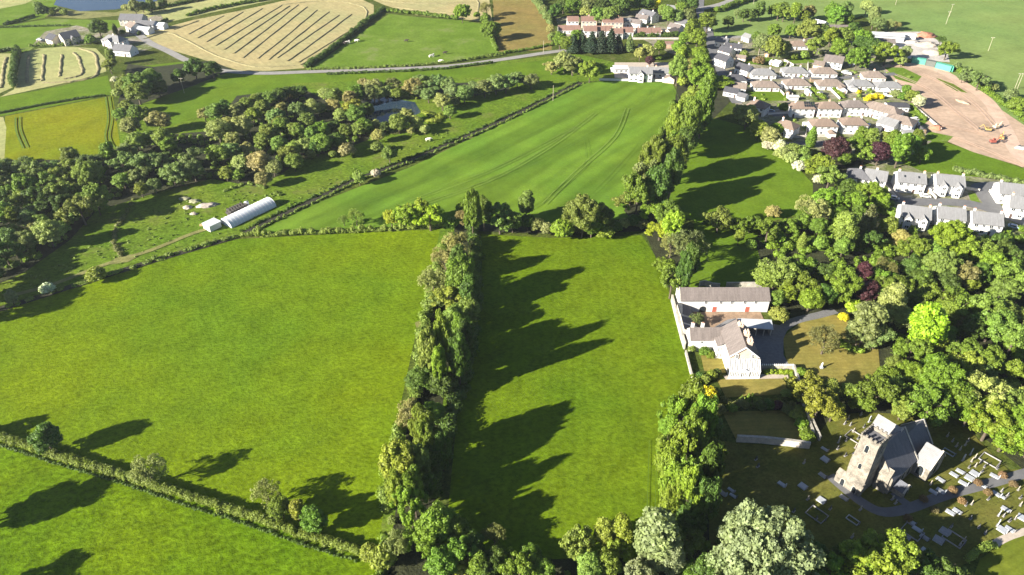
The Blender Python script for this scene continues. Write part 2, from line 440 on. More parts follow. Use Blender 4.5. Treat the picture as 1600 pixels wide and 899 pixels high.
M_yard = grass('churchyard_grass', (.100,.112,.022), (.130,.125,.030), (.06,.065,.018), .1, .3, 1.5, .2, bmp=.12)
M_strip = grass('striped_lawn', (.125,.150,.018), (.115,.145,.018), None, .08, .3, 2, .1, lines=[(R(65), 2.4, .10, .6)], bmp=.05)
M_dirt = plain('bare_earth', (.38,.275,.20), .95, .22, .06, bmp=.3)
M_dirt2 = plain('track_earth', (.47,.34,.26), .95, .15, .2, bmp=.1)
M_mud = plain('ditch_mud', (.035,.035,.022), .9, .4, .5, bmp=.3)
M_track = plain('dusty_track', (.17,.17,.055), .95, .3, .25, bmp=.1)
M_asph = plain('asphalt', (.135,.135,.14), .9, .12, .4)
M_road = plain('lane_surface', (.25,.24,.225), .9, .12, .3)
M_grav = plain('gravel', (.15,.15,.155), .95, .18, 1.2, bmp=.05)
M_court = plain('courtyard_gravel', (.27,.19,.13), .95, .25, .5, bmp=.05)
M_pave = plain('paving', (.42,.36,.30), .9, .15, .8)
M_village = grass('garden_ground', (.27,.24,.19), (.13,.16,.05), (.16,.14,.11), .07, .3, .8, .3, pale=(.40,.37,.33))
M_conc = plain('concrete_yard', (.42,.39,.36), .9, .2, .15)
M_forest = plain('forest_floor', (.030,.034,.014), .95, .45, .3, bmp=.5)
m, nt_, out_ = newmat('water'); b_ = principled(nt_, out_, .08, .5); b_.inputs['Base Color'].default_value = (.025,.045,.07,1)
bump(nt_, b_, noise(nt_, coords(nt_), .8, 3), .25, .05); M_water = m

_gz = [0.0]
def sheet(name, pts, mat, z=None):
    if z is None: _gz[0] += .0025; z = _gz[0]
    me = bpy.data.meshes.new(name); me.from_pydata([(x, y, z) for x, y in pts], [], [tuple(range(len(pts)))])
    me.materials.append(mat); me.update()
    if me.polygons[0].normal.z < 0: me.flip_normals()
    return tag(link(bpy.data.objects.new(name, me)), kind='structure')
def smooth(pts, k=4):
    out = []; n = len(pts)
    for i in range(n-1):
        p0, p1, p2, p3 = pts[max(0, i-1)], pts[i], pts[i+1], pts[min(n-1, i+2)]
        for j in range(k):
            t = j/k
            out.append(tuple(.5*((2*p1[a])+(-p0[a]+p2[a])*t+(2*p0[a]-5*p1[a]+4*p2[a]-p3[a])*t*t+(-p0[a]+3*p1[a]-3*p2[a]+p3[a])*t**3) for a in (0, 1)))
    return out+[pts[-1]]
def ribbon(name, pts, w, mat, z=None, sm=True, kind='structure'):
    if sm: pts = smooth(pts)
    if z is None: _gz[0] += .0025; z = _gz[0]
    vs = []; fs = []
    for i, p in enumerate(pts):
        a, b = pts[max(0, i-1)], pts[min(len(pts)-1, i+1)]
        L = math.hypot(b[0]-a[0], b[1]-a[1]) or 1; nx, ny = -(b[1]-a[1])/L*w/2, (b[0]-a[0])/L*w/2
        vs += [(p[0]+nx, p[1]+ny, z), (p[0]-nx, p[1]-ny, z)]
        if i: n = 2*i; fs.append((n-2, n-1, n+1, n))
    me = bpy.data.meshes.new(name); me.from_pydata(vs, [], fs); me.materials.append(mat); me.update()
    return tag(link(bpy.data.objects.new(name, me)), kind=kind)

tag(MB().add([(-4000,-3000,0),(4000,-3000,0),(4000,6000,0),(-4000,6000,0)], [(0,1,2,3)]).build('ground', M_rough), kind='structure')
F = lambda name, s, mat: sheet(name, PS(s), mat)
F('far_field', '1370,-40 1700,-40 2100,100 2100,420 1600,264 1530,150 1480,112 1430,92 1400,60 1340,20 1330,0', M_far)
F('far_field', '1160,-40 1330,-40 1345,25 1260,60 1110,62 1108,40', M_far)
F('far_field', '-260,-10 100,-30 90,10 70,28 0,40 -300,60', M_f9)
F('far_field', '-300,62 0,42 75,30 200,32 190,55 140,64 60,68 44,82 0,82 -300,100', M_f9)
F('marsh_field', '-200,250 170,240 200,100 400,118 640,110 900,84 1060,120 905,128 395,364 350,382 0,478 -200,560', M_marsh)
F('pasture_field', '180,150 205,105 300,95 372,112 500,116 640,112 760,104 870,92 905,100 900,128 780,120 460,130 350,165 260,200', M_f5)
F('meadow_field', '-240,490 0,484 120,448 250,408 370,374 480,368 600,362 694,358 690,400 650,520 620,660 606,780 598,862 470,824 300,770 130,722 0,676 -200,610', M_f1)
F('meadow_field', '-240,612 0,688 130,732 300,782 470,836 585,872 590,960 560,1100 -240,1100', M_f0)
F('belt_verge', '688,356 745,345 700,700 600,900 596,820 612,740 640,620 660,500 676,420', M_marsh)
F('meadow_field', '752,366 860,372 1003,368 1030,410 1050,470 1062,530 1084,590 1090,640 1060,700 1050,800 1040,960 860,960 700,900 700,800 715,640 740,480', M_f2)
F('crop_field', '392,366 500,316 640,262 780,196 905,132 940,126 1050,130 1066,160 1060,190 1010,260 990,340 900,350 690,356 560,362', M_f3)
F('pasture_field', '1060,210 1105,182 1190,205 1240,255 1272,290 1272,330 1210,345 1085,345 1040,330 1045,250', M_f5)
F('pasture_field', '1085,345 1200,350 1180,430 1170,452 1075,452 1080,400', M_f5)
F('meadow_field', '8,182 176,150 190,240 60,262 6,256', M_f6)
F('meadow_field', '-100,170 0,152 60,142 168,118 176,148 0,182 -100,200', M_f5)
F('meadow_field', '-60,185 5,183 10,200 6,262 -60,270', M_mowng)
F('mown_field', '-120,98 0,84 26,84 22,136 0,146 -120,170', M_mowng)
F('mown_field', '34,84 60,76 105,73 150,76 165,92 166,112 120,126 0,152 22,140', M_mowng)
F('mown_field', '218,64 240,48 300,32 380,16 440,2 500,-6 560,-3 584,8 584,22 540,62 474,107 420,111 375,111 335,99 300,88 250,74', M_mown)
F('pasture_field', '608,22 660,28 720,32 768,40 778,82 700,96 600,106 482,110 540,68', M_f9)
F('mown_field', '560,-10 650,-20 760,-30 770,36 720,30 650,24 600,8', M_mown)
F('mown_field', '768,-30 826,-20 850,15 862,60 862,78 780,82 772,40', M_gold)
F('mown_field', '200,20 260,6 400,-14 440,-2 330,20 250,38', M_mowng)
F('mown_field', '-60,8 0,14 40,6 60,-4 20,-20 -60,-14', M_mowng)
F('marsh_verge', '95,16 180,20 240,4 290,-12 300,-6 215,22 130,30 70,26', M_track)
F('lake', '84,8 95,-14 260,-20 245,2 182,15 125,18', M_water)
F('pond', '560,154 600,152 648,160 658,176 640,184 605,192 575,190 540,175', M_water)
F('pond', '445,156 490,152 500,164 470,172 440,166', M_water)
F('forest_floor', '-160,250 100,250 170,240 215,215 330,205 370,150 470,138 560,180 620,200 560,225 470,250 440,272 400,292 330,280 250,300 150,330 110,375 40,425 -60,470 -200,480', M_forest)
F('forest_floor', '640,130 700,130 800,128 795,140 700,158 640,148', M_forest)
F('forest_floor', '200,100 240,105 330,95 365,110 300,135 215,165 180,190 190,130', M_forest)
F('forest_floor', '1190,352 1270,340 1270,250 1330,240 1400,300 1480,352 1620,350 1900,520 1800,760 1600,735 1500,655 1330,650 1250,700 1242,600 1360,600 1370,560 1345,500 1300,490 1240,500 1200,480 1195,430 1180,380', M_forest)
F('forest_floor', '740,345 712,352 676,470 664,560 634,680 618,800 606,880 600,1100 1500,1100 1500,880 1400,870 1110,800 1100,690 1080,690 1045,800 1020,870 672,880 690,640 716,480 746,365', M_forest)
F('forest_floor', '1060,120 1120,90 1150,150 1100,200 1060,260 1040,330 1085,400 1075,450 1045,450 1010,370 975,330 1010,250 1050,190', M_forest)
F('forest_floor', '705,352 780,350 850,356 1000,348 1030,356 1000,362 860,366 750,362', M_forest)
F('clearing_grass', '1180,372 1290,366 1330,372 1440,378 1440,392 1300,394 1200,386', M_f9)
F('village_ground', '1110,60 1210,55 1300,60 1400,75 1420,130 1440,180 1460,215 1440,250 1380,262 1300,240 1260,232 1180,190 1150,165 1130,130', M_village)
F('village_ground', '870,28 990,18 1060,15 1090,50 1060,90 1000,60 870,60', M_village)
F('village_ground', '960,98 1050,98 1056,126 960,122', M_pave)
F('village_ground', '50,72 70,50 120,40 160,50 160,66 110,74', M_village)
F('village_ground', '160,52 250,22 262,40 215,56 250,72 205,86 170,84', M_village)
F('estate_ground', '1330,262 1400,258 1620,275 1800,330 1800,460 1600,380 1480,364 1400,352 1380,310', M_village)
F('pasture_field', '1430,240 1460,218 1520,236 1610,268 1700,300 1600,285 1440,268 1400,250', M_f5)
F('building_site', '1376,102 1430,98 1482,112 1532,150 1600,196 1800,300 1800,360 1600,262 1520,238 1462,214 1440,186 1418,150', M_dirt)
F('industrial_yard', '1365,75 1370,50 1440,50 1478,70 1484,98 1420,92', M_conc)
F('grass_patch', '1168,143 1228,142 1236,158 1182,158', M_f5)
F('grass_patch', '1424,168 1434,174 1450,190 1438,198 1418,185', M_f9)
F('grass_patch', '1452,206 1490,214 1480,222 1440,220', M_f9)
F('grass_patch', '1512,302 1524,303 1532,318 1518,318', M_f9)
F('grass_patch', '1545,296 1552,297 1580,322 1568,325', M_yard)
F('grass_patch', '1566,326 1584,330 1590,340 1574,338', M_f9)
F('grass_patch', '1150,94 1200,90 1230,98 1215,104 1160,100', M_marsh)
F('grass_patch', '1228,92 1262,90 1276,98 1240,100', M_f9)
F('worn_patch', '648,505 660,500 668,506 664,516 652,516', M_track)
F('worn_patch', '180,404 205,398 215,402 200,410 172,414', M_track)
F('worn_patch', '708,218 728,212 740,215 722,222', M_track)
ribbon('site_track', PS('1400,100 1460,108 1510,135 1545,160 1570,200 1590,240 1620,262'), 7, M_dirt2)
F('grass_patch', '1382,106 1410,106 1440,120 1430,132 1400,124', M_f9)
F('grass_patch', '1462,122 1490,132 1512,146 1490,142', M_marsh)
ribbon('churchyard_ground', PS('1240,700 1300,700'), .1, M_yard)
F('churchyard_ground', '1108,688 1262,702 1300,650 1350,645 1500,652 1530,690 1575,735 1700,726 1700,812 1600,830 1560,850 1530,872 1500,885 1400,960 1108,960', M_yard)
F('striped_lawn', '1500,960 1530,876 1562,852 1600,834 1760,800 1760,960', M_strip)
F('garden_lawn', '1222,528 1250,505 1300,492 1345,500 1372,545 1376,590 1350,602 1240,600 1228,560', M_lawn)
F('garden_lawn', '1120,594 1226,590 1230,616 1134,622', M_lawn)
F('garden_lawn', '1094,552 1136,556 1137,584 1100,580', M_lawn)
F('garden_lawn', '1128,644 1248,642 1262,692 1150,688', M_lawn)
F('gravel_forecourt', '1178,578 1176,535 1170,508 1204,506 1232,512 1224,530 1224,555 1236,577', M_grav)
ribbon('gravel_drive', PS('1214,540 1218,520 1240,503 1280,493 1305,486'), 3.2, M_grav)
F('courtyard', '1078,480 1188,488 1196,506 1150,500 1130,514 1080,514', M_court)
F('terrace_paving', '1130,588 1186,586 1230,582 1232,592 1134,594', M_pave)
# lanes and streets
ribbon('lane', PS('205,44 232,66 262,80 292,95 330,108 370,113 420,115 500,112 600,109 700,104 780,94 860,82 900,78'), 5.5, M_road)
ribbon('street', PS('1096,-20 1094,20 1106,45 1112,75 1124,105 1136,135 1152,162'), 6, M_asph)
ribbon('street', PS('1094,14 1130,6 1180,-14'), 7, M_road)
ribbon('street', PS('1106,60 1160,58 1215,62'), 5, M_road)
ribbon('street', PS('1128,128 1170,125 1215,122 1300,122 1345,120 1400,116'), 5, M_asph)
ribbon('street', PS('1205,180 1265,176 1340,178 1366,182'), 5, M_asph)
ribbon('street', PS('1230,226 1262,225 1330,222'), 5, M_asph)
ribbon('street', PS('1384,286 1396,306 1420,316 1470,316 1520,320 1570,336 1640,366'), 6.5, M_asph)
ribbon('street', PS('1556,330 1540,306 1530,294 1560,290 1650,290'), 7, M_asph)
ribbon('churchyard_path', PS('1296,744 1320,765 1350,788 1380,801 1420,795 1475,775 1550,755 1620,735'), 2.8, M_asph)
ribbon('churchyard_path', PS('1396,770 1408,782 1425,793'), 2.2, M_asph)
ribbon('gravel_track', PS('1552,852 1580,838 1640,820'), 1.8, M_pave)
ribbon('farm_track', PS('20,462 80,446 170,412 235,392 300,366 345,352'), 2.2, M_track)
# ditch with its fringe of rough growth
DT = PS('-60,500 0,484 120,446 180,427 250,405 330,382 372,370')
DU = PS('380,366 430,342 500,309 560,280 640,252 700,226 760,201 830,168 880,143 908,130')
ribbon('ditch', DT, 3.2, M_mud); ribbon('ditch', DU, 3.0, M_mud)
F('ditch', '1160,440 1175,350', M_mud) if False else None

M_wheel = plain('wheel_marks', (.080,.140,.016), .95, .25, .5)
M_wheel2 = plain('pale_wheel_marks', (.125,.185,.03), .95, .2, .5)
def tram(px, mat=M_wheel, gap=1.9, w=.15):
    pts = smooth(PS(px), 6)
    for sgn in (-1, 1):
        q = []
        for i, p in enumerate(pts):
            a, b = pts[max(0, i-1)], pts[min(len(pts)-1, i+1)]; L = math.hypot(b[0]-a[0], b[1]-a[1]) or 1
            q.append((p[0]-(b[1]-a[1])/L*gap/2*sgn, p[1]+(b[0]-a[0])/L*gap/2*sgn))
        ribbon('wheel_track', q, w*rnd.uniform(.8, 1.2), mat, z=.40, sm=False)
for t_ in ('470,349 620,300 760,243 900,178 960,152', '800,340 845,318 912,262 918,240 914,216', '700,300 820,262 940,200 1005,160 1020,140', '845,370 930,300 1000,225 1046,170', '560,345 700,290 800,252 905,196 985,150', '1052,140 1060,168 1046,190 1000,262 982,300'): tram(t_)
for t_ in ('28,184 29,205 40,232', '168,152 172,185 168,215 178,236'): tram(t_, M_wheel, 2.0, .6)
tram('1020,690 1019,740 1017,800', M_wheel, 2.0, .14)
tram('900,200 780,262 640,316', M_wheel2, 1.9, .3); tram('930,178 860,230 760,285 600,340', M_wheel2, 1.9, .3); tram('980,170 960,215 900,270 850,320', M_wheel2, 1.9, .3)
for t_ in ('1400,118 1450,140 1500,180 1530,205', '1470,196 1520,206 1570,222', '1490,215 1540,235 1600,262', '1440,116 1490,140 1530,170 1556,200'): tram(t_, M_dirt2, 2.0, .7)
# windrows of cut grass (low ridges)
M_wind = plain('cut_grass', (.22,.195,.10), .95, .3, .5)
def windrow(pts, w, h, label, group):
    pts = smooth(pts, 6); vs = []; fs = []
    for i, p in enumerate(pts):
        a, b = pts[max(0, i-1)], pts[min(len(pts)-1, i+1)]; L = math.hypot(b[0]-a[0], b[1]-a[1]) or 1
        nx, ny = -(b[1]-a[1])/L, (b[0]-a[0])/L; ww = w*rnd.uniform(.35, .6); o = rnd.uniform(-.15, .15)*w; hh = h*rnd.uniform(.8, 1.2)
        for q, z in ((-ww, .0), (-ww*.5, hh*.8), (0, hh), (ww*.5, hh*.8), (ww, 0)): vs.append((p[0]+nx*(q+o), p[1]+ny*(q+o), z))
        if i:
            n = 5*i; fs += [(n-5+k, n-4+k, n+1+k, n+k) for k in range(4)]
    me = bpy.data.meshes.new('windrow'); me.from_pydata(vs, [], fs); me.materials.append(M_wind); me.update()
    tag(link(bpy.data.objects.new('windrow', me)), label, 'windrow', group)
big = [(272,47,310,33),(295,54,350,25),(309,60,380,19),(323,66,410,14),(337,72,440,9),(351,78,452,10),(366,84,466,8),(380,91,480,11),(403,92,496,16),(420,94,514,19),(434,91,530,24),(450,96,549,23),(467,98,571,33)]
for k, (a, b, c, d_) in enumerate(big):
    windrow([P(a+.0, b), P((a+c)/2+rnd.uniform(-1, 1), (b+d_)/2), P(c, d_)], 1.4, .5, f'dark line of cut grass across the large pale hay field, {ordw(k+1)} from the left', 'cut rows in the large hay field')
windrow(PS('224,62 262,52 300,68 340,88 400,105 460,103'), 1.8, .5, 'long outer line of cut grass round the lower left side of the large hay field', 'cut rows in the large hay field')
windrow(PS('470,102 520,72 560,40 573,24 568,12 540,4 500,2 440,8'), 1.8, .5, 'curved line of cut grass round the right-hand end of the large hay field', 'cut rows in the large hay field')
small = ['2,138 4,120 6,104 10,90', '43,131 43,110 45,87', '66,127 67,108 69,86', '93,120 95,104 97,86', '100,124 120,120 129,114 126,100 122,90 115,83', '67,130 110,128 146,121 153,110 151,96 147,84 125,76']
names = ['short wavy line of cut grass in the small mown plot at the left edge', 'leftmost straight line of cut grass right of the tall dividing hedge', 'second line of cut grass right of the tall dividing hedge', 'third line of cut grass right of the tall dividing hedge', 'hooked line of cut grass bending round in the small mown field', 'outermost looped line of cut grass in the small mown field']
for s_, n_ in zip(small, names): windrow(PS(s_), 2.2, .6, n_, 'cut rows in the small hay field')
for k, s_ in enumerate(['600,2 660,6 740,4', '620,12 690,20 762,24', '740,-6 748,6 746,20']): windrow(PS(s_), 1.8, .5, 'thin cut line in the hay field at the top edge, '+ordw(k+1)+' from the left', 'cut rows in the top hay field')
# ------------------------------------------------------------------ building helpers
M_white = plain('white_render', (.60,.59,.57), .85, .05, .3)
M_cream = plain('cream_render', (.72,.62,.50), .85, .06, .3)
M_brick = plain('brick', (.45,.30,.22), .9, .2, .8)
M_brickp = plain('pale_brick', (.58,.45,.35), .9, .12, .8)
M_stone = plain('church_stone', (.205,.185,.155), .92, .45, .6, bmp=.15)
M_stonel = plain('limewashed_stone', (.38,.355,.31), .9, .3, .4, bmp=.05)
M_walls = plain('garden_stone', (.50,.46,.41), .92, .22, .7, bmp=.1)
def roofmat(name, c, var=.14):
    m, nt, out = newmat(name); b = principled(nt, out, .75, .25); v = coords(nt)
    f = ramp(nt, noise(nt, coords(nt, 0, (3, .5, .5)), .5, 4, .6), 1-var, 1+var, .3, .7)
    w = N(nt, 'ShaderNodeTexWave', wave_type='BANDS', bands_direction='Z'); w.inputs['Scale'].default_value = .314/.30
    nt.links.new(v, w.inputs['Vector'])
    f2 = ramp(nt, noise(nt, v, 3, 2), 1-var*.7, 1+var*.7, .3, .7)
    nt.links.new(scalec(nt, c, mulf(nt, mulf(nt, f, f2), ramp(nt, w.outputs['Fac'], .9, 1.05, 0, 1))), b.inputs['Base Color'])
    bump(nt, b, w.outputs['Fac'], .3, .03); return m
RM = {'red': roofmat('red_tile', (.205,.125,.10)), 'brown': roofmat('brown_tile', (.20,.15,.12)), 'slate': roofmat('slate', (.125,.125,.135)),
      'grey': roofmat('grey_slate', (.20,.20,.205)), 'dark': roofmat('dark_slate', (.065,.065,.075)), 'clay': roofmat('weathered_tile', (.205,.165,.14), .22),
      'mauve': roofmat('mauve_slate', (.165,.14,.13), .2), 'metal': plain('sheet_metal', (.42,.44,.46), .5, .1, .3, stretch=(4,.3,1)), 'white': plain('white_sheet', (.75,.75,.75), .6, .05, .4)}
M_frame = plain('white_frame', (.8,.8,.8), .5, .02)
m, nt_, out_ = newmat('window_glass'); b_ = principled(nt_, out_, .08, .6); b_.inputs['Base Color'].default_value = (.02,.025,.03,1); M_glass = m
M_door = plain('painted_door', (.09,.06,.05), .5, .1)
M_reddoor = plain('red_door', (.35,.10,.07), .6, .1)
M_pot = plain('chimney_pot', (.45,.22,.14), .8, .1)
_wm = {}
def window_mesh(w, h):
    k = (round(w, 1), round(h, 1))
    if k not in _wm:
        mb = MB(); t = .09; z0, z1, x = -h/2, h/2, w/2
        mb.box(-x, -.03, z0, x, .05, z1, 1)                       # pane, set back behind the frame
        for bx in ((-x-t, z0-t, -x+.02, z1+t), (x-.02, z0-t, x+t, z1+t), (-x+.02, z1-.02, x-.02, z1+t), (-x+.02, z0-t, x-.02, z0+.02), (-.04, z0+.02, .04, z1-.02)):
            mb.box(bx[0], -.08, bx[1], bx[2], .05, bx[3], 0)
        _wm[k] = mb.mesh('window', [M_frame, M_glass])
    return _wm[k]
_dm = {}
def door_mesh(mat, w=1.0, h=2.05):
    k = (mat.name, w)
    if k not in _dm:
        mb = MB(); mb.box(-w/2, -.07, 0, w/2, .05, h, 0); mb.box(-w/2-.1, -.05, 0, -w/2, .05, h+.1, 1); mb.box(w/2, -.05, 0, w/2+.1, .05, h+.1, 1)
        mb.box(-w/2, -.05, h, w/2, .05, h+.1, 1); _dm[k] = mb.mesh('door', [mat, M_frame])
    return _dm[k]
_cm = {}
def chimney_mesh(mat, w=.9, d=.6, h=1.9, pots=2):
    k = (mat.name, w, d, h, pots)
    if k not in _cm:
        mb = MB(); mb.box(-w/2, -d/2, -1.2, w/2, d/2, h, 0); mb.box(-w/2-.07, -d/2-.07, h, w/2+.07, d/2+.07, h+.14, 0)
        for i in range(pots):
            x = (i-(pots-1)/2)*w/max(1, pots)*.9; mb.cyl((x, 0, h+.14), (x, 0, h+.55), .13, .11, 7, 1)
        _cm[k] = mb.mesh('chimney', [mat, M_pot])
    return _cm[k]
def roof_on(parent, L, W, z, rise, kind, mat, over=.35, hip=None, name='roof', xoff=0, yoff=0):
    """ridge along local x"""
    x, y = L/2+over*(.6 if kind == 'gable' else 1), W/2+over; t = .16; mb = MB(); zz = z-rise*over/(W/2)
    hp = 0 if kind == 'gable' else (hip or W/2)
    rx = max(.2, x-hp)
    for dz, fl in ((t, 0), (0, 1)):
        vs = [(-x,-y,zz+dz),(x,-y,zz+dz),(x,y,zz+dz),(-x,y,zz+dz),(-rx if kind != 'gable' else -x,0,z+rise+dz),(rx if kind != 'gable' else x,0,z+rise+dz)]
        fs = [(0,1,5,4),(2,3,4,5)]
        if kind != 'gable': fs += [(1,2,5),(3,0,4)]
        if fl: fs = [tuple(reversed(f)) for f in fs]
        mb.add(vs, fs)
    n = 6
    if kind == 'gable': rim = [(0,1),(1,5),(5,2),(2,3),(3,4),(4,0)]
    else: rim = [(0,1),(1,2),(2,3),(3,0)]
    for a, b in rim: mb.f.append((a, a+n, b+n, b)[::-1]); mb.m.append(0)
    o = mb.build(name, mat, parent); o.location = (xoff, yoff, 0); return o
def walls_of(parent, L, W, H, rise, kind, mat, name='wall', xoff=0, yoff=0):
    x, y = L/2, W/2; mb = MB()
    vs = [(-x,-y,-.3),(x,-y,-.3),(x,y,-.3),(-x,y,-.3),(-x,-y,H),(x,-y,H),(x,y,H),(-x,y,H)]
    fs = [(0,1,5,4),(2,3,7,6)]
    if kind == 'gable':
        vs += [(-x,0,H+rise),(x,0,H+rise)]; fs += [(1,2,6,9,5),(3,0,4,8,7)]
    else: fs += [(1,2,6,5),(3,0,4,7)]
    mb.add(vs, fs); o = mb.build(name, mat, parent); o.location = (xoff, yoff, 0); return o
GAR = plain('gutter_dark', (.05,.05,.05), .6, .1)
def house(name, label, cat, u, v, L, W, H, rise, rot, kind, roof, wall, storeys=None, chim=1, group=None, world=None, win=True, door=True, dormer=0, porch=False, solar=False, wing=None, gfront=0):
    x, y = world or P(u, v, H+rise*.4)
    o = tag(empty(name, (x, y, 0), R(rot)), label, cat, group)
    wm_ = wall if not isinstance(wall, str) else {'w': M_white, 'c': M_cream, 'b': M_brick, 'p': M_brickp, 's': M_stonel, 'g': RM['metal']}[wall]
    walls_of(o, L, W, H, rise, kind, wm_); roof_on(o, L, W, H, rise, kind, RM[roof])
    st = storeys or (2 if H > 4 else 1)
    if win:
        n = max(2, int(L/2.6)); dpos = rnd.randrange(n)
        for s in range(st):
            zc = 1.5 if s == 0 else H-1.0
            for i in range(n):
                xx = -L/2+(i+.5)*L/n
                if s == 0 and i == dpos and door: continue
                if abs(xx) < .3 and st == 1 and n % 2: pass
                inst('window', window_mesh(1.3 if (i+s) % 2 else 1.0, 1.15), o, (xx, -W/2-.02, zc))
                if i % 2: inst('window', window_mesh(1.0, 1.0), o, (xx, W/2+.02, zc), math.pi)
            if W > 5:
                inst('window', window_mesh(.9, 1.0), o, (-L/2-.02, -W*.16, zc), -math.pi/2)
                inst('window', window_mesh(.9, 1.0), o, (L/2+.02, W*.16, zc), math.pi/2)
        if door:
            xx = -L/2+(dpos+.5)*L/n
            inst('door', door_mesh(M_door), o, (xx, -W/2-.03, 0))
            if porch:
                pb = MB(); pb.box(xx-1.0, -W/2-1.3, 2.35, xx+1.0, -W/2-.05, 2.5); pb.box(xx-.95, -W/2-1.25, 0, xx-.8, -W/2-1.1, 2.35); pb.box(xx+.8, -W/2-1.25, 0, xx+.95, -W/2-1.1, 2.35)
                pb.build('porch', M_frame, o)
    for c in range(chim):
        xx = (c+.5)/chim*L-L/2 if chim > 1 else rnd.choice((-.28, 0, .28))*L
        if chim == 2: xx = (-1, 1)[c]*(L/2-(W/2 if kind == 'hip' else .6))
        inst('chimney', chimney_mesh(wm_ if rnd.random() < .75 else M_brickp,.8,.5,1.3), o, (xx, .15, H+rise-.4))
    # gutters and fascia
    gm_ = MB().box(-L/2, -.06, -.05, L/2, .06, .05).mesh('gutter', GAR if roof != 'red' else M_frame)
    inst('gutter', gm_, o, (0, -W/2-.37, H-.21)); inst('gutter', gm_, o, (0, W/2+.37, H-.21))
    for dxx in range(gfront):
        xg = (-L/4, L/4)[dxx] if gfront == 2 else 0
        gw, gd = L*.24, 1.6
        gm = MB(); z2 = H+gw*.45
        gm.add([(xg-gw/2,-W/2-gd,-.3),(xg+gw/2,-W/2-gd,-.3),(xg+gw/2,-W/2-gd,H-.2),(xg,-W/2-gd,z2),(xg-gw/2,-W/2-gd,H-.2),
                (xg-gw/2,-W/2-.01,-.3),(xg+gw/2,-W/2-.01,-.3),(xg+gw/2,-W/2-.01,H-.2),(xg-gw/2,-W/2-.01,H-.2)], [(0,1,2,3,4),(1,6,7,2),(5,0,4,8)])
        gb = gm.build('gable_bay', wm_, o)
        rr = MB(); yb = -W/2+min(W*.3, (z2-H)/max(.1, rise)*W/2); e = .25
        rr.add([(xg-gw/2-e,-W/2-gd-.2,H-.35),(xg,-W/2-gd-.2,z2+.12),(xg,yb,z2+.12),(xg-gw/2-e,-W/2+.2,H-.3),(xg+gw/2+e,-W/2-gd-.2,H-.35),(xg+gw/2+e,-W/2+.2,H-.3)], [(0,1,2,3),(4,5,2,1)])
        rr.build('bay_roof', RM[roof], o)
        inst('window', window_mesh(1.2, 1.1), o, (xg, -W/2-gd-.02, H-1.0)); inst('window', window_mesh(1.5, 1.2), o, (xg, -W/2-gd-.02, 1.4))
    for k in range(dormer):
        xx = (k+.5)/dormer*L-L/2; sl_ = rise/(W/2+.35)
        vb = MB(); yy = -W*.22; zz = H+rise*(1-abs(yy)/(W/2))+.2
        vb.add([(xx-.4,yy-.5,zz-.5*sl_),(xx+.4,yy-.5,zz-.5*sl_),(xx+.4,yy+.5,zz+.5*sl_),(xx-.4,yy+.5,zz+.5*sl_)], [(0,1,2,3)]); vb.build('rooflight', M_glass, o)
    if solar:
        vb = MB()
        for a in range(5):
            for b in range(2):
                x0 = L*.05+a*1.15; y0 = -W*.40+b*1.6; f = lambda yy: H+rise*(1-abs(yy)/(W/2))+.24
                vb.add([(x0,y0,f(y0)),(x0+1.0,y0,f(y0)),(x0+1.0,y0+1.4,f(y0+1.4)),(x0,y0+1.4,f(y0+1.4))], [(0,1,2,3)])
        sp = vb.build('solar_panel', M_glass, o)
    if wing:
        wl, ww, wh, wx, wy = wing
        wo_ = MB(); wo_.box(wx-wl/2, wy-ww/2, -.3, wx+wl/2, wy+ww/2, wh); wo_.build('extension', wm_, o)
        wr = MB(); wr.add([(wx-wl/2-.2,wy-ww/2-.2,wh-.05),(wx+wl/2+.2,wy-ww/2-.2,wh-.05),(wx+wl/2+.2,wy+ww/2+.2,wh-.05),(wx-wl/2-.2,wy+ww/2+.2,wh-.05),(wx,wy-ww/2+.3,wh+1.0),(wx,wy+ww/2-.3,wh+1.0)], [(0,1,4),(1,2,5,4),(2,3,5),(3,0,4,5)])
        wr.build('extension_roof', RM[roof], o)
    return o

# ------------------------------------------------------------------ village houses
H = house; BG = 'white bungalows of the village'; ST = 'white semi-detached houses of the village'; RE = 'red-roofed houses of the estate'
H('bungalow','white bungalow with grey hipped roof, leftmost of the back row above the street','bungalow',1192,111,14.5,8.5,2.7,2.2,-3,'hip','grey','w',chim=1,group=BG)
H('bungalow','white bungalow with blue-grey hipped roof beside the greenhouse garden','bungalow',1242,108,14.5,8.5,2.7,2.2,-3,'hip','grey','w',chim=2,group=BG)
H('bungalow','white bungalow with brown hipped roof below the big gabled brown-roofed building','bungalow',1287,109,14.5,8.5,2.7,2.3,-3,'hip','clay','w',group=BG)
H('bungalow','white bungalow with reddish hipped roof, leftmost below the street','bungalow',1196,130,14.5,8.5,2.7,2.3,-2,'hip','clay','w',chim=2,group=BG)
H('bungalow','white bungalow with reddish-brown hipped roof above the long back gardens','bungalow',1245,127,14.5,8.5,2.7,2.3,-2,'hip','clay','w',group=BG,chim=2)
H('bungalow','white bungalow with mauve-brown hipped roof between the two striped garden lawns','bungalow',1297,128,15,8.5,2.7,2.3,-3,'hip','clay','w',group=BG,wing=(4,5,2.4,4.8,-5))
H('bungalow','white bungalow with grey hipped roof directly above the yellow gorse','bungalow',1343,128,14.5,8.5,2.7,2.2,-3,'hip','grey','w',group=BG,wing=(4,5,2.4,-5,-5))
H('bungalow','white bungalow with grey hipped roof, rightmost of its row by the bare earth','bungalow',1388,131,14.5,8,2.7,2.1,-3,'hip','grey','w',group=BG)
H('bungalow','cream bungalow with pale brown hipped roof beside the green patch of the site','bungalow',1365,115,12.5,8.5,2.8,2.3,-8,'hip','clay','c',group=BG)
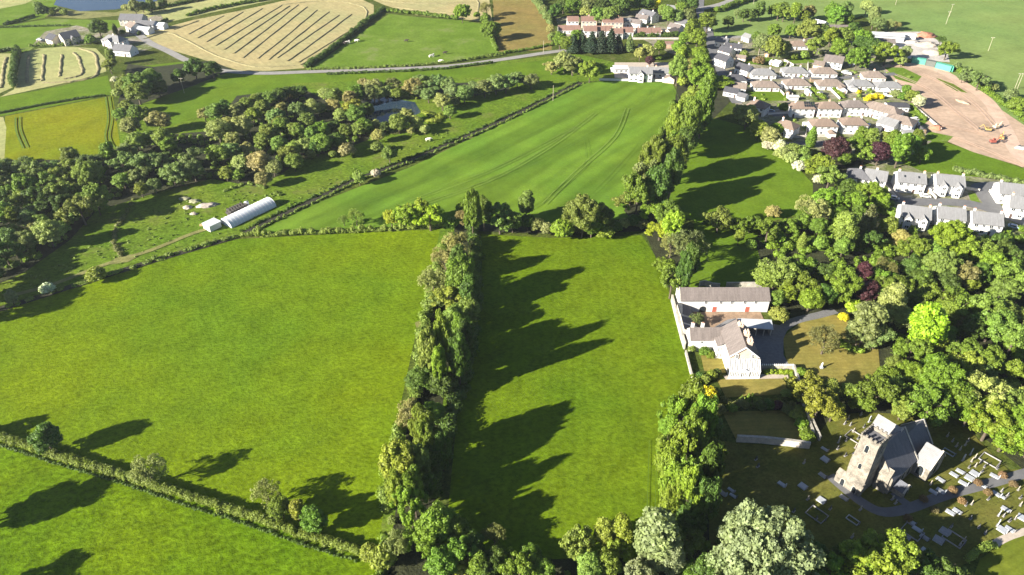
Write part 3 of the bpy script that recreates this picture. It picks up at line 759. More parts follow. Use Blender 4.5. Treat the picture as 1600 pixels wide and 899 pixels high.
H('bungalow','cottage with mossy brown roof and shaded porch among the big trees','bungalow',1247,67,12,8,2.7,2.2,-2,'hip','brown','w',chim=1)
H('house','brown-roofed gabled modern house with large white gable end at the wood','house',1304,91,11,10,4.2,2.6,-28,'gable','mauve','w',chim=0)
H('annex','low pink-brown roofed annex left of the large gabled modern house','annex',1281,98,6,8,3,1.5,-28,'gable','clay','c',chim=0,win=False)
for a in [(1253,163,12.3,'slate-brown','brown','white two-storey semi with solar panels on its brown hipped roof',True,-2),(1295,163,12.3,'b','brown','white two-storey semi with brown hipped roof, middle of the upper pair row',False,-2),(1334,161,12.3,'b','mauve','white two-storey semi with brown hipped roof left of the yellow gorse',False,0)]:
    H('semi_detached_house',a[5],'house',a[0],a[1],a[2],7.8,5.0,2.3,a[7],'hip',a[4],'w',chim=1,group=ST,solar=a[6])
H('semi_detached_house','white two-storey semi with brown hipped roof above the copper tree','house',1287,190,12.6,8,5.0,2.3,-2,'hip','brown','w',chim=2,group=ST,wing=(3.5,4,2.5,3,-5.5))
H('semi_detached_house','white two-storey semi with brown hipped roof, right of the one above the copper tree','house',1334,188,12.6,8,5.0,2.3,-3,'hip','brown','w',chim=1,group=ST,wing=(3.5,4,2.5,3,-5.5))
H('house','white two-storey house with brown hipped roof turned at an angle by the hedge bank','house',1231,193,10,8,4.8,2.3,-42,'hip','brown','w',chim=1)
H('house','white-walled house with orange-brown roof behind the pale blossom bank at the field corner','house',1186,161,10,8,4.6,2.4,-38,'hip','brown','w',chim=1)
H('garage','small white garage with slate roof above the orange-brown roofed house','garage',1161,148,5,5,2.5,1.3,-40,'gable','slate','w',chim=0,win=False)
H('chapel_hall','long white hall with pale brown roof, upper part of the white school group','hall',1380,167,19,9,4.6,2.4,-46,'hip','clay','w',chim=0)
H('chapel_hall','long white hall with pale brown roof, lower right part of the white school group','hall',1408,185,14,9,4.4,2.4,-40,'hip','clay','w',chim=0)
H('flat_roofed_building','white flat-fronted building with black roof right of the school group','building',1402,163,11,6,3,.6,-3,'gable','dark','w',chim=0)
H('house','white gabled house with grey roof at the bottom of the school group','house',1390,189,9,8,3.6,2.4,-48,'gable','grey','w',chim=0)
H('bungalow','small white building with pale roof right of the school group by the lawn','building',1422,205,7,5,2.6,1.2,-8,'hip','grey','w',chim=0)
# old village street
H('house','white gabled house with dark slate roof standing over the village street','house',1132,89,9.5,7.5,4.5,2.6,-55,'gable','dark','w',chim=1)
H('cottage','white fronted cottage with dark roof behind the gabled street house','cottage',1136,77,9,6.5,3.6,2.2,-50,'gable','dark','w',chim=1)
H('cottage','dark-roofed long cottage in shade at the middle of the old street','cottage',1146,71,11,6,3,2,-18,'gable','dark','w',chim=1)
H('cottage','white cottage with slate roof at the top of the old street','cottage',1129,62,8,6,3.6,2,-30,'gable','slate','w',chim=1)
H('cottage','small white cottage alone beside the lane below the trees','cottage',1170,56,7,6,3,1.8,-60,'gable','grey','w',chim=0)
H('cottage','small terracotta-roofed shed house below the garden path of the old street','cottage',1158,88,6,4,2.6,1.2,-20,'gable','clay','c',chim=0,win=False)
H('house','dark-roofed white house left of the lowest bungalow row','house',1164,104,9,7,3.6,2.4,-50,'gable','dark','w',chim=1)
H('house','dark slate house in shade beside the tree belt','house',1150,120,12,7,3,2.2,-8,'hip','dark','w',chim=1)
H('cottage','small brown-roofed cottage below the dark slate house','cottage',1157,133,7,7,2.8,2,-20,'gable','clay','w',chim=0)
H('cottage','slate-roofed cottage in shade at the bottom of the old street','cottage',1144,140,8,6,2.8,1.8,-30,'gable','dark','w',chim=0)
H('shed','small white-roofed shed at the garden end beside the greenhouse','shed',1216,96,4,5,2.3,.9,-45,'gable','white','w',chim=0,win=False,door=False)
H('shed','low white-roofed garden shed above the solar panel house','shed',1239,150,6,2.6,2.2,.3,-2,'gable','white','w',chim=0,win=False,door=False)
# red estate
for (u,v,L,W_,Hh,ro,n) in [(895,29,8,7.5,4.8,0,'narrow red-roofed white gabled house, leftmost of the upper estate row'),(920,29,11,7.5,4.8,0,'red-roofed brick pair with dark chimney, second in the upper estate row'),(957,31,14.5,7.5,4.8,0,'long red-roofed brick terrace with small dormer, third in the upper estate row'),
    (889,43,15,7,2.8,0,'long low red-roofed bungalow, leftmost of the lower estate row'),(922,44,9,7.5,4.6,-2,'red-roofed white house right of the long low bungalow'),(938,44,6.5,7,4.0,-2,'narrow red-roofed house with white garden front in the lower estate row'),(952,44,5,6.5,4,0,'tiny red-brown roofed house in the middle of the lower estate row'),(963,48,8.5,7,4.2,0,'white fronted brown-red roofed house above the dark conifers'),(981,46,7,7,4.4,0,'white fronted house with bright red roof right of the dark conifers'),
    (1005,47,10,7.5,3.4,-2,'orange-red roofed house with white front above the long dark hedge'),(1022,47,8.5,7.5,3.4,-2,'orange-red roofed house, rightmost pair above the long dark hedge')]:
    H('terraced_house',n,'house',u,v,L,W_,Hh,2.4,ro,'gable','red','p' if 'brick' in n else 'w',chim=1 if L>8 else 0,group=RE)
H('house','small white flat-fronted house between the red terraces','house',979,30,6,7,4.4,1.2,-10,'gable','grey','w',chim=0)
H('house','white house with mauve roof behind the bright red roof','house',994,33,8,6,3.5,2,-25,'gable','mauve','w',chim=0)
H('house','white house with grey roof below the large angled white house','house',1004,26,9,6,3.5,2,-30,'gable','mauve','w',chim=1)
H('house','large white house standing at an angle above the estate','house',1014,20,13,8,5,2.4,-50,'gable','slate','w',chim=1)
H('bungalow','pale gabled bungalow, lowest of the three stepped roofs beside the tree belt','bungalow',1049,47,9,7,2.8,2,42,'gable','mauve','c',chim=0)
H('bungalow','mauve-roofed bungalow, middle of the three stepped roofs beside the tree belt','bungalow',1056,40,9,7,3,2.1,-42,'gable','mauve','w',chim=0)
H('bungalow','white bungalow, uppermost of the three stepped roofs beside the tree belt','bungalow',1066,33,9,7,3,2.1,-42,'gable','slate','w',chim=0)
H('house','white house with grey roof and dark veranda near the top of the picture','house',1049,11,12,7,3.4,2,-25,'gable','grey','w',chim=1)
H('shed','low dark red long shed beside the tree belt','shed',1048,66,9,5,3.2,.8,0,'gable','red','b',chim=0,win=False,door=False)
H('shed','low pale red shed left of the dark red long shed','shed',1012,70,12,3.4,2.2,.5,-3,'gable','clay','c',chim=0,win=False,door=False)
# farmhouse at the field head
H('farmhouse','white farmhouse with grey gabled roof and twin gables at the head of the crop field','house',1001,109,13.5,8,5,2.6,-4,'gable','grey','w',chim=1,gfront=1,wing=None)
H('farmhouse','white side wing with grey roof and chimney, right end of the farmhouse group','house',1032,109,10,6,3.2,2.2,-8,'gable','grey','w',chim=1)
H('garage','white flat-roofed double garage left of the farmhouse','garage',970,105,8.5,6,2.8,.3,0,'hip','white','w',chim=0,door=False)
H('outbuilding','small brick outbuilding with pale roof at the right end of the farmhouse yard','outbuilding',1047,120,5,6,2.6,1.6,70,'gable','clay','p',chim=0)
# top left farms
H('farm_barn','long grey-roofed stone farmhouse beside the large hay field','farmhouse',207,26,17,9,4.5,3,-4,'gable','slate','s',chim=0)
H('farmhouse','white porch-fronted house joined to the grey farmhouse','house',208,38,9,8,4,2.2,-40,'gable','clay','w',chim=1)
H('farmhouse','grey-roofed white wing right of the farmhouse','house',229,35,14,7,3.4,2,-12,'gable','slate','w',chim=1)
H('farm_shed','pale lower shed below the grey wing of the farmhouse','shed',226,44,10,6,3,1.5,-18,'gable','metal','w',chim=0,win=False)
H('farm_shed','pale grey long shed at the right end of the farmyard','shed',249,37,9,6,3,1.4,-10,'gable','metal','w',chim=0,win=False)
H('house','large white L-shaped house beside the round dark tree','house',178,59,15,8,4.2,2.6,-20,'hip','grey','w',chim=1,gfront=1)
H('house','white house with slate gable below the large white house','house',194,74,13,8,3.6,2.8,-14,'gable','slate','w',chim=1)
H('garage','small white garage with grey roof left of the slate gabled house','garage',178,77,6,5,2.6,1.2,-14,'gable','grey','w',chim=0,win=False)
H('house','pink-fronted small house with dark slate roof, left of the two farm houses','house',84,57,9,8,3.6,2.6,-35,'gable','dark','c',chim=0)
H('house','grey stone house with steep dark slate roof, right of the two farm houses','house',107,54,11,9,4.6,3.4,50,'gable','slate','s',chim=0,gfront=1)
# newer estate beside the wood
E2 = 'newer white houses round the turning street'
H('semi_detached_house','grey hipped-roof house in tree shade at the left end of the street','house',1343,269,9,9,4.6,2.6,-20,'hip','slate','w',chim=1,group=E2)
H('semi_detached_house','grey gabled house half hidden behind bright trees at the left end of the street','house',1369,271,9,9,4.8,2.6,-24,'gable','grey','w',chim=1,group=E2,gfront=1)
H('semi_detached_house','white semi with two rooflights in its grey roof','house',1423,275,11.3,9.5,5,2.7,-12,'gable','grey','w',chim=2,group=E2,dormer=2)
H('semi_detached_house','white semi with two gabled front bays right of the rooflight house','house',1483,279,11.3,9.5,5,2.7,-12,'gable','grey','w',chim=2,group=E2,gfront=2)
H('semi_detached_house','white house at the right edge above the turning head','house',1586,293,13,9.5,5,2.8,-14,'gable','grey','w',chim=2,group=E2)
H('semi_detached_house','large white gabled house at the right edge below the turning head','house',1610,316,15,10,5,3,-22,'gable','grey','w',chim=2,group=E2)
H('semi_detached_house','grey gabled semi seen from behind, leftmost below the street','house',1430,328,11,9.5,5,2.8,-16,'gable','grey','w',chim=2,group=E2,gfront=2)
H('semi_detached_house','white semi with twin satellite chimneys, middle below the street','house',1485,330,10.2,9.5,5,2.8,-14,'gable','grey','w',chim=2,group=E2)
H('semi_detached_house','grey semi with tall central chimney, rightmost below the street','house',1541,338,10.8,9.5,5,2.8,-14,'gable','grey','w',chim=2,group=E2)
# industrial yard
H('industrial_shed','long blue-grey metal shed behind the scrapyard','shed',1388,53,20,7,4,1.2,-14,'gable','metal','g',chim=0,win=False)
H('industrial_shed','grey shed with mauve roof among the tall trees','shed',1312,42,17,9,4,2,-4,'gable','mauve','s',chim=0,win=False)
H('industrial_shed','white end-on shed beside the mauve roofed shed','shed',1282,35,8,9,5,2,-50,'gable','white','w',chim=0,win=False)
H('industrial_shed','low dark-roofed shed in front of the metal shed','shed',1378,62,16,8,3.6,1.4,-14,'gable','mauve','s',chim=0,win=False)
H('industrial_shed','small white flat lorry shed at the yard entrance by the green field','shed',1421,54,8,4,3.6,.4,-6,'gable','white','w',chim=0,win=False)

# ------------------------------------------------------------------ manor house and its yard
def at(o, x, y): o.location = (x, y, 0); return o
# long limewashed stable barn, front wall on y=199.7
b = H('stable_barn','long white barn with weathered brown slate roof closing the courtyard','barn',0,0,30,7.2,5.0,2.6,0,'gable','mauve','w',storeys=1,chim=0,win=False,door=False,world=(71.5,203.3))
for x in (-6.3,-1.3,2.5,6.8,10.5): inst('window', window_mesh(.9,1.1), b, (x,-3.62,4.0))
for x in (2.2,): inst('window', window_mesh(.6,.7), b, (x,-3.62,2.6))
inst('door', door_mesh(M_reddoor,1.4,2.3), b, (-3.1,-3.63,0)); inst('door', door_mesh(M_reddoor,1.41,2.3), b, (8.0,-3.63,0))
mb = MB(); pts_ = [(-7.0+1.15*math.cos(math.pi*k/10), 1.3+1.15*math.sin(math.pi*k/10)) for k in range(11)]
pts_ = [(-5.85,0)]+pts_+[(-8.15,0)]; mb.add([(x,-3.64,z) for x,z in pts_], [tuple(range(len(pts_)))[::-1]]); mb.build('arched_doorway', M_glass, b)
mb = MB()
for k, x in enumerate((-14.7, 14.7)): mb.box(x-.3,-3.9,4.7,x+.3,3.9,5.0) if False else None
mb.add([(-15.25,-3.9,4.95),(-15.25,0,7.95),(-15.25,3.9,4.95),(-14.85,-3.9,4.95),(-14.85,0,7.95),(-14.85,3.9,4.95)], [(0,1,4,3),(1,2,5,4)]); mb.build('verge_coping', M_stonel, b)
# lean-to range along the west wall
o = tag(empty('lean_to_range',(57.2,192.4,0)), 'narrow dark-roofed lean-to range along the west courtyard wall','outbuilding')
mb = MB()
mb.add([(-2.2,-7.6,-.3),(2.6,-7.6,-.3),(2.6,7.0,-.3),(-1.7,7.0,-.3),(-2.2,-7.6,4.4),(2.6,-7.6,2.6),(2.6,7.0,2.6),(-1.7,7.0,4.4)],[(0,1,5,4),(1,2,6,5),(2,3,7,6),(3,0,4,7)]); mb.build('wall', M_stonel, o)
for k in range(3):
    y0, y1 = (-7.7,-4.9) if k == 0 else ((-4.0,-.5) if k == 1 else (.6,7.1))
    MB().add([(-2.1,y0,4.5),(2.9,y0,2.65),(2.9,y1,2.65),(-2.0,y1,4.5)],[(0,1,2,3)]).build('roof', RM['dark'], o)
MB().add([(-2.1,-7.6,4.44),(2.8,-7.6,2.6),(2.8,7.0,2.6),(-1.7,7.0,4.44)],[(0,1,2,3)]).build('roof_strip', M_stonel, o)
# house: south range + main block
mh = tag(empty('manor_house',(68,176,0)), 'white manor house with brown slate roofs, brick chimneys and glazed front','house')
walls_of(mh, 13.0, 5.6, 4.5, 2.7, 'gable', M_white, xoff=-5.6, yoff=6.0); roof_on(mh, 13.0, 5.6, 4.5, 2.7, 'gable', RM['mauve'], .25, xoff=-5.6, yoff=6.0)
for x, z in ((-8.5,3.6),(-2.9,3.6),(-2.9,1.7),(-4.0,3.4)): inst('window', window_mesh(.9,.8), mh, (x, 3.18, z))
# main block (ridge runs north-south): built rotated
mbk = bpy.data.objects.new('main_block', None); link(mbk, mh); mbk.location = (1.9,-.3,0); mbk.rotation_euler = (0,0,R(-92))
MBL, MBW, MBH, MBR = 13.5, 8.6, 6.6, 3.4
walls_of(mbk, MBL, MBW, MBH, MBR, 'gable', M_white); roof_on(mbk, MBL, MBW, MBH, MBR, 'gable', RM['mauve'], .25)
mb = MB(); xg = MBL/2+.02
mb.add([(xg,-MBW/2,0),(xg,MBW/2,0),(xg,MBW/2,MBH),(xg,0,MBH+MBR-.1),(xg,-MBW/2,MBH)], [(0,1,2,3,4)]); mb.build('gable_wall', M_brickp, mbk)
for s in (-1,1):
    m2 = MB(); y0 = s*(MBW/2+.25); m2.add([(xg+.15,y0,MBH-.2),(xg+.15,0,MBH+MBR+.22),(xg+.4,0,MBH+MBR+.22),(xg+.4,y0,MBH-.2),(xg+.15,y0,MBH-.45),(xg+.15,0,MBH+MBR-.05),(xg+.4,0,MBH+MBR-.05),(xg+.4,y0,MBH-.45)],[(0,1,2,3),(7,6,5,4),(3,2,6,7)]); m2.build('bargeboard', M_frame, mbk)
# gable windows and the side entrance porch
for y in (-2.5,2.3): inst('window', window_mesh(.7,1.5), mh, (1.9+y,-7.20,6.6))
for y, z in ((3.4,4.6),(0.4,4.6),(3.4,1.5),(.4,1.5),(-3.0,4.6)): inst('window', window_mesh(1.0,1.5), mh, (-2.50,y-1.2,z), -math.pi/2)
def castle_chimney(x, y, z):
    mb = MB(); mb.box(x-.7,y-.85,z-3.4,x+.7,y+.85,z); mb.box(x-.8,y-.95,z,x+.8,y+.95,z+.22)
    for k in range(3):
        yy = y-.65+k*.65
        mb.cyl((x-.4,yy,z+.22),(x-.4,yy,z+.95),.2,.18,8,1); mb.cyl((x+.4,yy,z+.22),(x+.4,yy,z+.95),.22,.2,8,1)
    mb.build('chimney', [M_brickp, M_brickp], mh)
castle_chimney(2.6,3.6,10.4); castle_chimney(3.4,-.6,10.4); castle_chimney(3.4,-4.4,10.4)
for x in (-11.3,-8.2): inst('chimney', chimney_mesh(M_white,.9,.7,1.6,2), mh, (x,6.3,7.0))
# wing with tall windows between range and main block
mb = MB(); mb.box(-4.7,-.6,-.3,-2.52,3.1,5.2); mb.build('side_wing', M_white, mh)
MB().add([(-4.9,-.8,5.25),(-2.5,-.8,6.4),(-2.5,3.3,6.4),(-4.9,3.3,5.25)],[(0,1,2,3)]).build('wing_roof', RM['mauve'], mh)
for x in (-4.1,-3.2):
    for z in (3.9,1.5): inst('window', window_mesh(.6,1.6), mh, (x,-.63,z))
# glazed conservatory with white ribs across the front
cv = bpy.data.objects.new('conservatory', None); link(cv, mh); cv.location = (1.9,-7.1,0)
MB().box(-4.6,-2.6,0,4.6,-.05,2.9).build('glass_wall', M_glass, cv)
MB().add([(-4.6,-2.6,2.92),(4.6,-2.6,2.92),(4.6,-.05,5.4),(-4.6,-.05,5.4)],[(0,1,2,3)]).build('glass_roof', M_glass, cv)
MB().add([(-4.6,-2.6,2.92),(-4.6,-.05,5.4),(-4.6,-.05,2.92)],[(0,1,2)]).add([(4.6,-2.6,2.92),(4.6,-.05,5.4),(4.6,-.05,2.92)],[(0,2,1)]).build('glass_cheek', M_frame, cv)
rib = MB(); rib.add([(-.11,-2.66,2.85),(.11,-2.66,2.85),(.11,-.06,5.5),(-.11,-.06,5.5),(-.11,-2.66,3.0),(.11,-2.66,3.0),(.11,-.06,5.62),(-.11,-.06,5.62)],[(0,1,2,3),(4,5,6,7),(0,4,7,3),(1,5,6,2)]).box(-.11,-2.7,0,.11,-2.55,2.95)
rm_ = rib.mesh('glazing_bar', M_frame)
for k in range(19): inst('glazing_bar', rm_, cv, (-4.55+k*9.1/18,0,0))
mb = MB(); mb.box(-4.7,-2.78,2.75,4.7,-2.5,3.0); mb.box(-4.7,-2.8,0,4.7,-2.5,.7); mb.box(-1.3,-2.85,.7,-1.1,-2.6,2.8); mb.box(1.1,-2.85,.7,1.3,-2.6,2.8); mb.build('sill_beam', M_frame, cv)
MB().add([(-1.5,-2.95,2.7),(0,-2.95,3.7),(1.5,-2.95,2.7),(-1.5,-2.6,2.7),(0,-2.0,3.7),(1.5,-2.6,2.7)],[(0,2,1),(0,1,4,3),(1,2,5,4)]).build('pediment', M_frame, cv)
# small rear roof and the carriage shed
H('rear_scullery','small grey-roofed rear building between the manor and the courtyard','outbuilding',0,0,7,5,3.0,2.0,38,'gable','grey','w',chim=0,win=False,door=False,world=(69.5,187.2))
o = tag(empty('carriage_shed',(79.0,188.5,0),R(-4)), 'open-fronted carriage shed with pale mono-pitch roof right of the courtyard','shed')
mb = MB(); mb.box(-5.2,1.5,-.3,5.0,1.8,3.9); mb.box(4.7,-1.6,-.3,5.0,1.5,3.3); mb.box(-5.2,-1.0,-.3,-4.9,1.5,3.4)
for x in (-2.4,.2,2.6): mb.box(x-.12,-1.6,0,x+.12,-1.36,3.0)
mb.build('wall', M_stonel, o); MB().add([(-5.6,-1.4,3.3),(5.3,-1.9,3.1),(5.3,2.0,4.1),(-5.6,2.0,4.1),(-5.6,-1.4,3.15),(5.3,-1.9,2.95),(5.3,2.0,3.95),(-5.6,2.0,3.95)],[(0,1,2,3),(7,6,5,4),(0,4,5,1)]).build('roof', RM['metal'], o)
def wallthing(name, label, pts, h, w=.45, mat=None, cat='wall', cope=True, step=0):
    """masonry wall along a polyline with overlapping corner-free segments and a coping"""
    o = tag(empty(name, (*pts[0], 0)), label, cat); x0, y0 = pts[0]; mb = MB(); cb = MB()
    for k, (p, q) in enumerate(zip(pts[:-1], pts[1:])):
        p = (p[0]-x0, p[1]-y0); q = (q[0]-x0, q[1]-y0); hh = h+.004*(k % 2)
        mb.obox(p, q, w+.006*(k % 2), -.3, hh); cb.obox(p, q, w+.16+.006*(k % 2), hh, hh+.12)
    mb.build('masonry', mat or M_walls, o)
    if cope: cb.build('coping', M_stonel, o)
    return o
wallthing('courtyard_wall','tall white boundary wall between the strip field and the courtyard',[(55.2,206.1),(55.0,200),(54.6,184.2),(54.6,180)],2.6,.5,M_stonel)
wallthing('garden_wall','low pale wall along the field edge beside the manor garden',[(54.6,178),(54.3,168),(54.9,160),(54.6,156)],1.2,.4,M_stonel)
wallthing('garden_wall','curved pale wall behind the long white barn',PS('1092,448 1100,446 1112,450 1124,451'),2.0,.4,M_stonel)
wallthing('garden_wall','straight pale wall with a gap behind the barn roof',PS('1134,449 1190,449'),2.0,.4,M_stonel)
wallthing('garden_wall','long purple-grey stone wall between the dark lawn and the churchyard',PS('1150,690 1190,692 1235,697 1264,701'),2.2,.6,M_walls)
wallthing('garden_wall','slanting wall down the right side of the manor garden',[(86.0,170.4),(85.4,163),(84.2,155),(83.0,148),(82.6,142)],2.0,.45,M_stonel)
wallthing('garden_wall','short inner wall parallel to the slanting garden wall',PS('1262,650 1280,690'),1.8,.4,M_stonel)
o = tag(empty('crenellated_wall',(75.6,170.4,0)),'toothed white wall joining the conservatory to the garden','wall')
MB().box(0,-.15,-.3,10.3,.15,1.7).build('masonry', M_stonel, o)
mm = MB().box(-.14,-.16,0,.14,.16,.45).mesh('merlon', M_frame)
for k in range(17): inst('merlon', mm, o, (.2+k*.62,0,1.7))
# church -------------------------------------------------------------------
ch = tag(empty('church',(85.5,126.7,0),R(38)),'old stone church with square battlemented tower and slate roofs','church')
S2 = RM['grey']; SD = roofmat('church_slate', (.10,.105,.125), .18)
def bl(mb, a0, b0, z0, a1, b1, z1, m=0): return mb.box(a0,-b1,z0,a1,-b0,z1,m)   # b runs towards the camera side
mb = MB()
TB = [(-.35,-.3,-.3),(5.0,-.3,-.3),(5.0,4.9,-.3),(-.35,4.9,-.3)]; TT = [(0,0,17.0),(4.8,0,17.0),(4.8,4.6,17.0),(0,4.6,17.0)]
vs = [(a,-b_,z) for a,b_,z in TB+TT]; mb.add(vs, [(0,1,5,4),(1,2,6,5),(2,3,7,6),(3,0,4,7)]); tw = mb.build('tower', M_stone, ch)
for f in tw.data.polygons: pass
tw.data.flip_normals()
mb = MB(); 
for (a0,b0,a1,b1) in ((-.12,-.12,.25,4.72),(4.55,-.12,4.92,4.72),(.25,-.12,4.55,.25),(.25,4.35,4.55,4.72)): bl(mb,a0,b0,16.6,a1,b1,17.5)
mb.build('parapet', M_stone, ch)
mer = MB().box(-.3,-.2,0,.3,.2,.65).mesh('merlon', M_stone)
for k in range(5):
    t = .1+k*1.12
    inst('merlon', mer, ch, (t,0,17.5)); inst('merlon', mer, ch, (t,-4.6,17.5))
    if 0 < k < 5: inst('merlon', mer, ch, (.04,-t+.0,17.5), R(90)); inst('merlon', mer, ch, (4.74,-t,17.5), R(90))
MB().add([(.2,-.2,16.7),(4.6,-.2,16.7),(4.6,-4.4,16.7),(.2,-4.4,16.7)],[(3,2,1,0)]).build('tower_roof', RM['slate'], ch)
def arch(w, h, name, parent, loc, rz, depth=.06):
    pts = [(-w/2,0),(w/2,0)]+[(w/2*math.cos(math.pi*k/8), h-w/2+w/2*1.3*math.sin(math.pi*k/8)) for k in range(9)]
    mb = MB(); n = len(pts); mb.add([(x,-depth,z) for x,z in pts]+[(x*1.3,-.02,z*1.05-.04) for x,z in pts], [tuple(range(n))]+[(n+i,n+(i+1)%n,(i+1)%n,i) for i in range(n)])
    mb.m = [1]+[0]*n; o_ = mb.build(name, [M_stonel, M_glass], parent); o_.location = loc; o_.rotation_euler = (0,0,rz); return o_
arch(.9,2.2,'belfry_window',ch,(-.12,-2.3,13.2),R(-90)); arch(.9,2.2,'belfry_window',ch,(2.4,-4.78,13.2),0)
arch(.8,1.6,'tower_window',ch,(-.25,-2.3,7.5),R(-90))
# low west annex with two dark arched openings
mb = MB(); bl(mb,-1.5,-1.9,-.3,-.33,5.1,3.0); mb.build('west_annex', M_stone, ch)
MB().add([(-1.6,2.0,3.02),(-1.6,-5.2,3.02),(-.3,-5.2,4.1),(-.3,2.0,4.1)],[(0,1,2,3)]).add([(-1.5,1.9,3),(-.33,1.9,3),(-.33,1.9,4.0)],[(0,1,2)]).add([(-1.5,-5.1,3),(-.33,-5.1,4.0),(-.33,-5.1,3)],[(0,1,2)]).build('annex_roof', M_stone, ch)
arch(1.0,2.0,'doorway',ch,(-1.52,-.2,.3),R(-90)); arch(1.0,2.0,'doorway',ch,(-1.52,-3.4,.3),R(-90))
def gablebox(name, a0, a1, b0, b1, ze, zr, along='a', roofm=SD, cop=True, br=None):
    """walls + slate roof + gable copings; ridge runs along a or b"""
    mb = MB()
    if along == 'a':
        bm_ = br if br is not None else (b0+b1)/2
        prof = [(b0,-.3),(b1,-.3),(b1,ze),(bm_,zr),(b0,ze)]; to = lambda s,t,z: (s,-t,z); s0, s1 = a0, a1
    else:
        bm_ = (a0+a1)/2
        prof = [(a0,-.3),(a1,-.3),(a1,ze),(bm_,zr),(a0,ze)]; to = lambda s,t,z: (t,-s,z); s0, s1 = b0, b1
    n = 5; mb.add([to(s0,t,z) for t,z in prof]+[to(s1,t,z) for t,z in prof], [(0,1,2,3,4),(9,8,7,6,5),(0,4,9,5),(1,6,7,2)])
    mb.build(name+'_wall', M_stone, ch)
    t0, t1 = prof[4][0], prof[2][0]; e = .3; k0 = (zr-ze)/(bm_-t0); k1 = (zr-ze)/(t1-bm_)
    r = MB(); r.add([to(s0-.05,t0-e,ze-e*k0+.1),to(s0-.05,bm_,zr+.1),to(s0-.05,t1+e,ze-e*k1+.1),to(s1+.05,t0-e,ze-e*k0+.1),to(s1+.05,bm_,zr+.1),to(s1+.05,t1+e,ze-e*k1+.1)],[(0,1,4,3),(1,2,5,4)])
    r.build(name+'_roof', roofm, ch)
    if cop:
        c = MB()
        for s in ([s1] if cop == 1 else [s0, s1]):
            for ta, za, tb, zb in ((t0-.35,ze-.3,bm_,zr),(bm_,zr,t1+.35,ze-.3)):
                q = [(s-.2,ta,za+.15),(s+.2,ta,za+.15),(s+.2,tb,zb+.15),(s-.2,tb,zb+.15),(s-.2,ta,za+.38),(s+.2,ta,za+.38),(s+.2,tb,zb+.38),(s-.2,tb,zb+.38)]
                c.add([to(*p) for p in q],[(0,1,2,3),(7,6,5,4),(0,4,5,1),(1,5,6,2),(2,6,7,3),(3,7,4,0)])
        c.build(name+'_coping', M_stonel, ch)
gablebox('nave', 4.95, 16.6, -2.0, 9.0, 5.4, 12.2, 'a', br=3.6)
gablebox('crossing', 12.2, 18.3, -3.0, 3.65, 7.6, 12.7, 'b', roofm=S2)
gablebox('chancel', 16.8, 25.4, .4, 8.6, 4.8, 10.4, 'a', br=4.6)
gablebox('transept', 16.4, 23.6, 8.7, 12.9, 4.8, 9.0, 'b', roofm=S2)
gablebox('north_vestry', 17.5, 22.0, -3.6, .35, 3.6, 6.6, 'b', roofm=S2)
gablebox('porch', 6.6, 9.6, 9.05, 12.0, 2.3, 4.0, 'b', roofm=SD)
gablebox('south_buttress', 4.4, 6.4, 5.2, 8.4, 6.2, 8.0, 'b', roofm=M_stone, cop=False)
for a in (11.2,14.0): arch(1.1,2.6,'nave_window',ch,(a,-9.02,1.4),0)
arch(1.6,2.8,'transept_window',ch,(16.38,-10.8,1.2),R(-90)); arch(1.6,3.4,'transept_window',ch,(20,-12.92,1.2),0); arch(1.3,2.3,'porch_doorway',ch,(8.1,-12.02,0),0)
arch(1.8,3.6,'east_window',ch,(25.42,-4.6,1.6),R(90))
# ------------------------------------------------------------------ graves, vehicles, poles and other objects
M_marble = plain('pale_marble', (.36,.38,.41), .5, .08, 1)
M_granite = plain('grey_granite', (.28,.27,.27), .7, .15, 2)
M_dgran = plain('dark_granite', (.07,.07,.075), .4, .1, 2)
M_sand = plain('weathered_gravestone', (.36,.31,.25), .9, .25, 2)
def ledger_meshes(l, w, stone):
    a = MB().box(-w/2,-l/2,0,w/2,l/2,.22); b = MB().box(-w/2+.1,-l/2+.1,.22,w/2-.1,l/2-.1,.32)
    return a.mesh('kerb', M_marble), b.mesh('slab', stone)
def head_mesh(w, h, t, mat, round_=True):
    mb = MB(); pts = [(-w/2,0),(w/2,0),(w/2,h*.72)]
    pts += [(w/2*math.cos(math.pi*k/8), h*.72+h*.28*math.sin(math.pi*k/8)) for k in range(1,8)] if round_ else [(w*.25,h),(-w*.25,h)]
    pts += [(-w/2,h*.72)]; n = len(pts)
    mb.add([(x,-t/2,z) for x,z in pts]+[(x,t/2,z) for x,z in pts],[tuple(range(n)),tuple(range(2*n-1,n-1,-1))]+[(i,n+i,n+(i+1)%n,(i+1)%n) for i in range(n)])
    return mb.mesh('headstone', mat)
HM = [head_mesh(.75,1.15,.14,M_dgran), head_mesh(.7,1.3,.16,M_sand), head_mesh(.85,1.0,.14,M_granite,False), head_mesh(.8,1.5,.2,M_marble)]
BASE = MB().box(-.55,-.25,0,.55,.25,.2).mesh('base', M_granite)
LM = {k: ledger_meshes(*k[:2], {0: M_marble, 1: M_granite, 2: M_dgran}[k[2]]) for k in ((2.4,1.4,0),(2.4,2.2,0),(2.2,1.0,0),(2.6,2.6,1),(2.4,1.4,1))}
GR = R(-50)
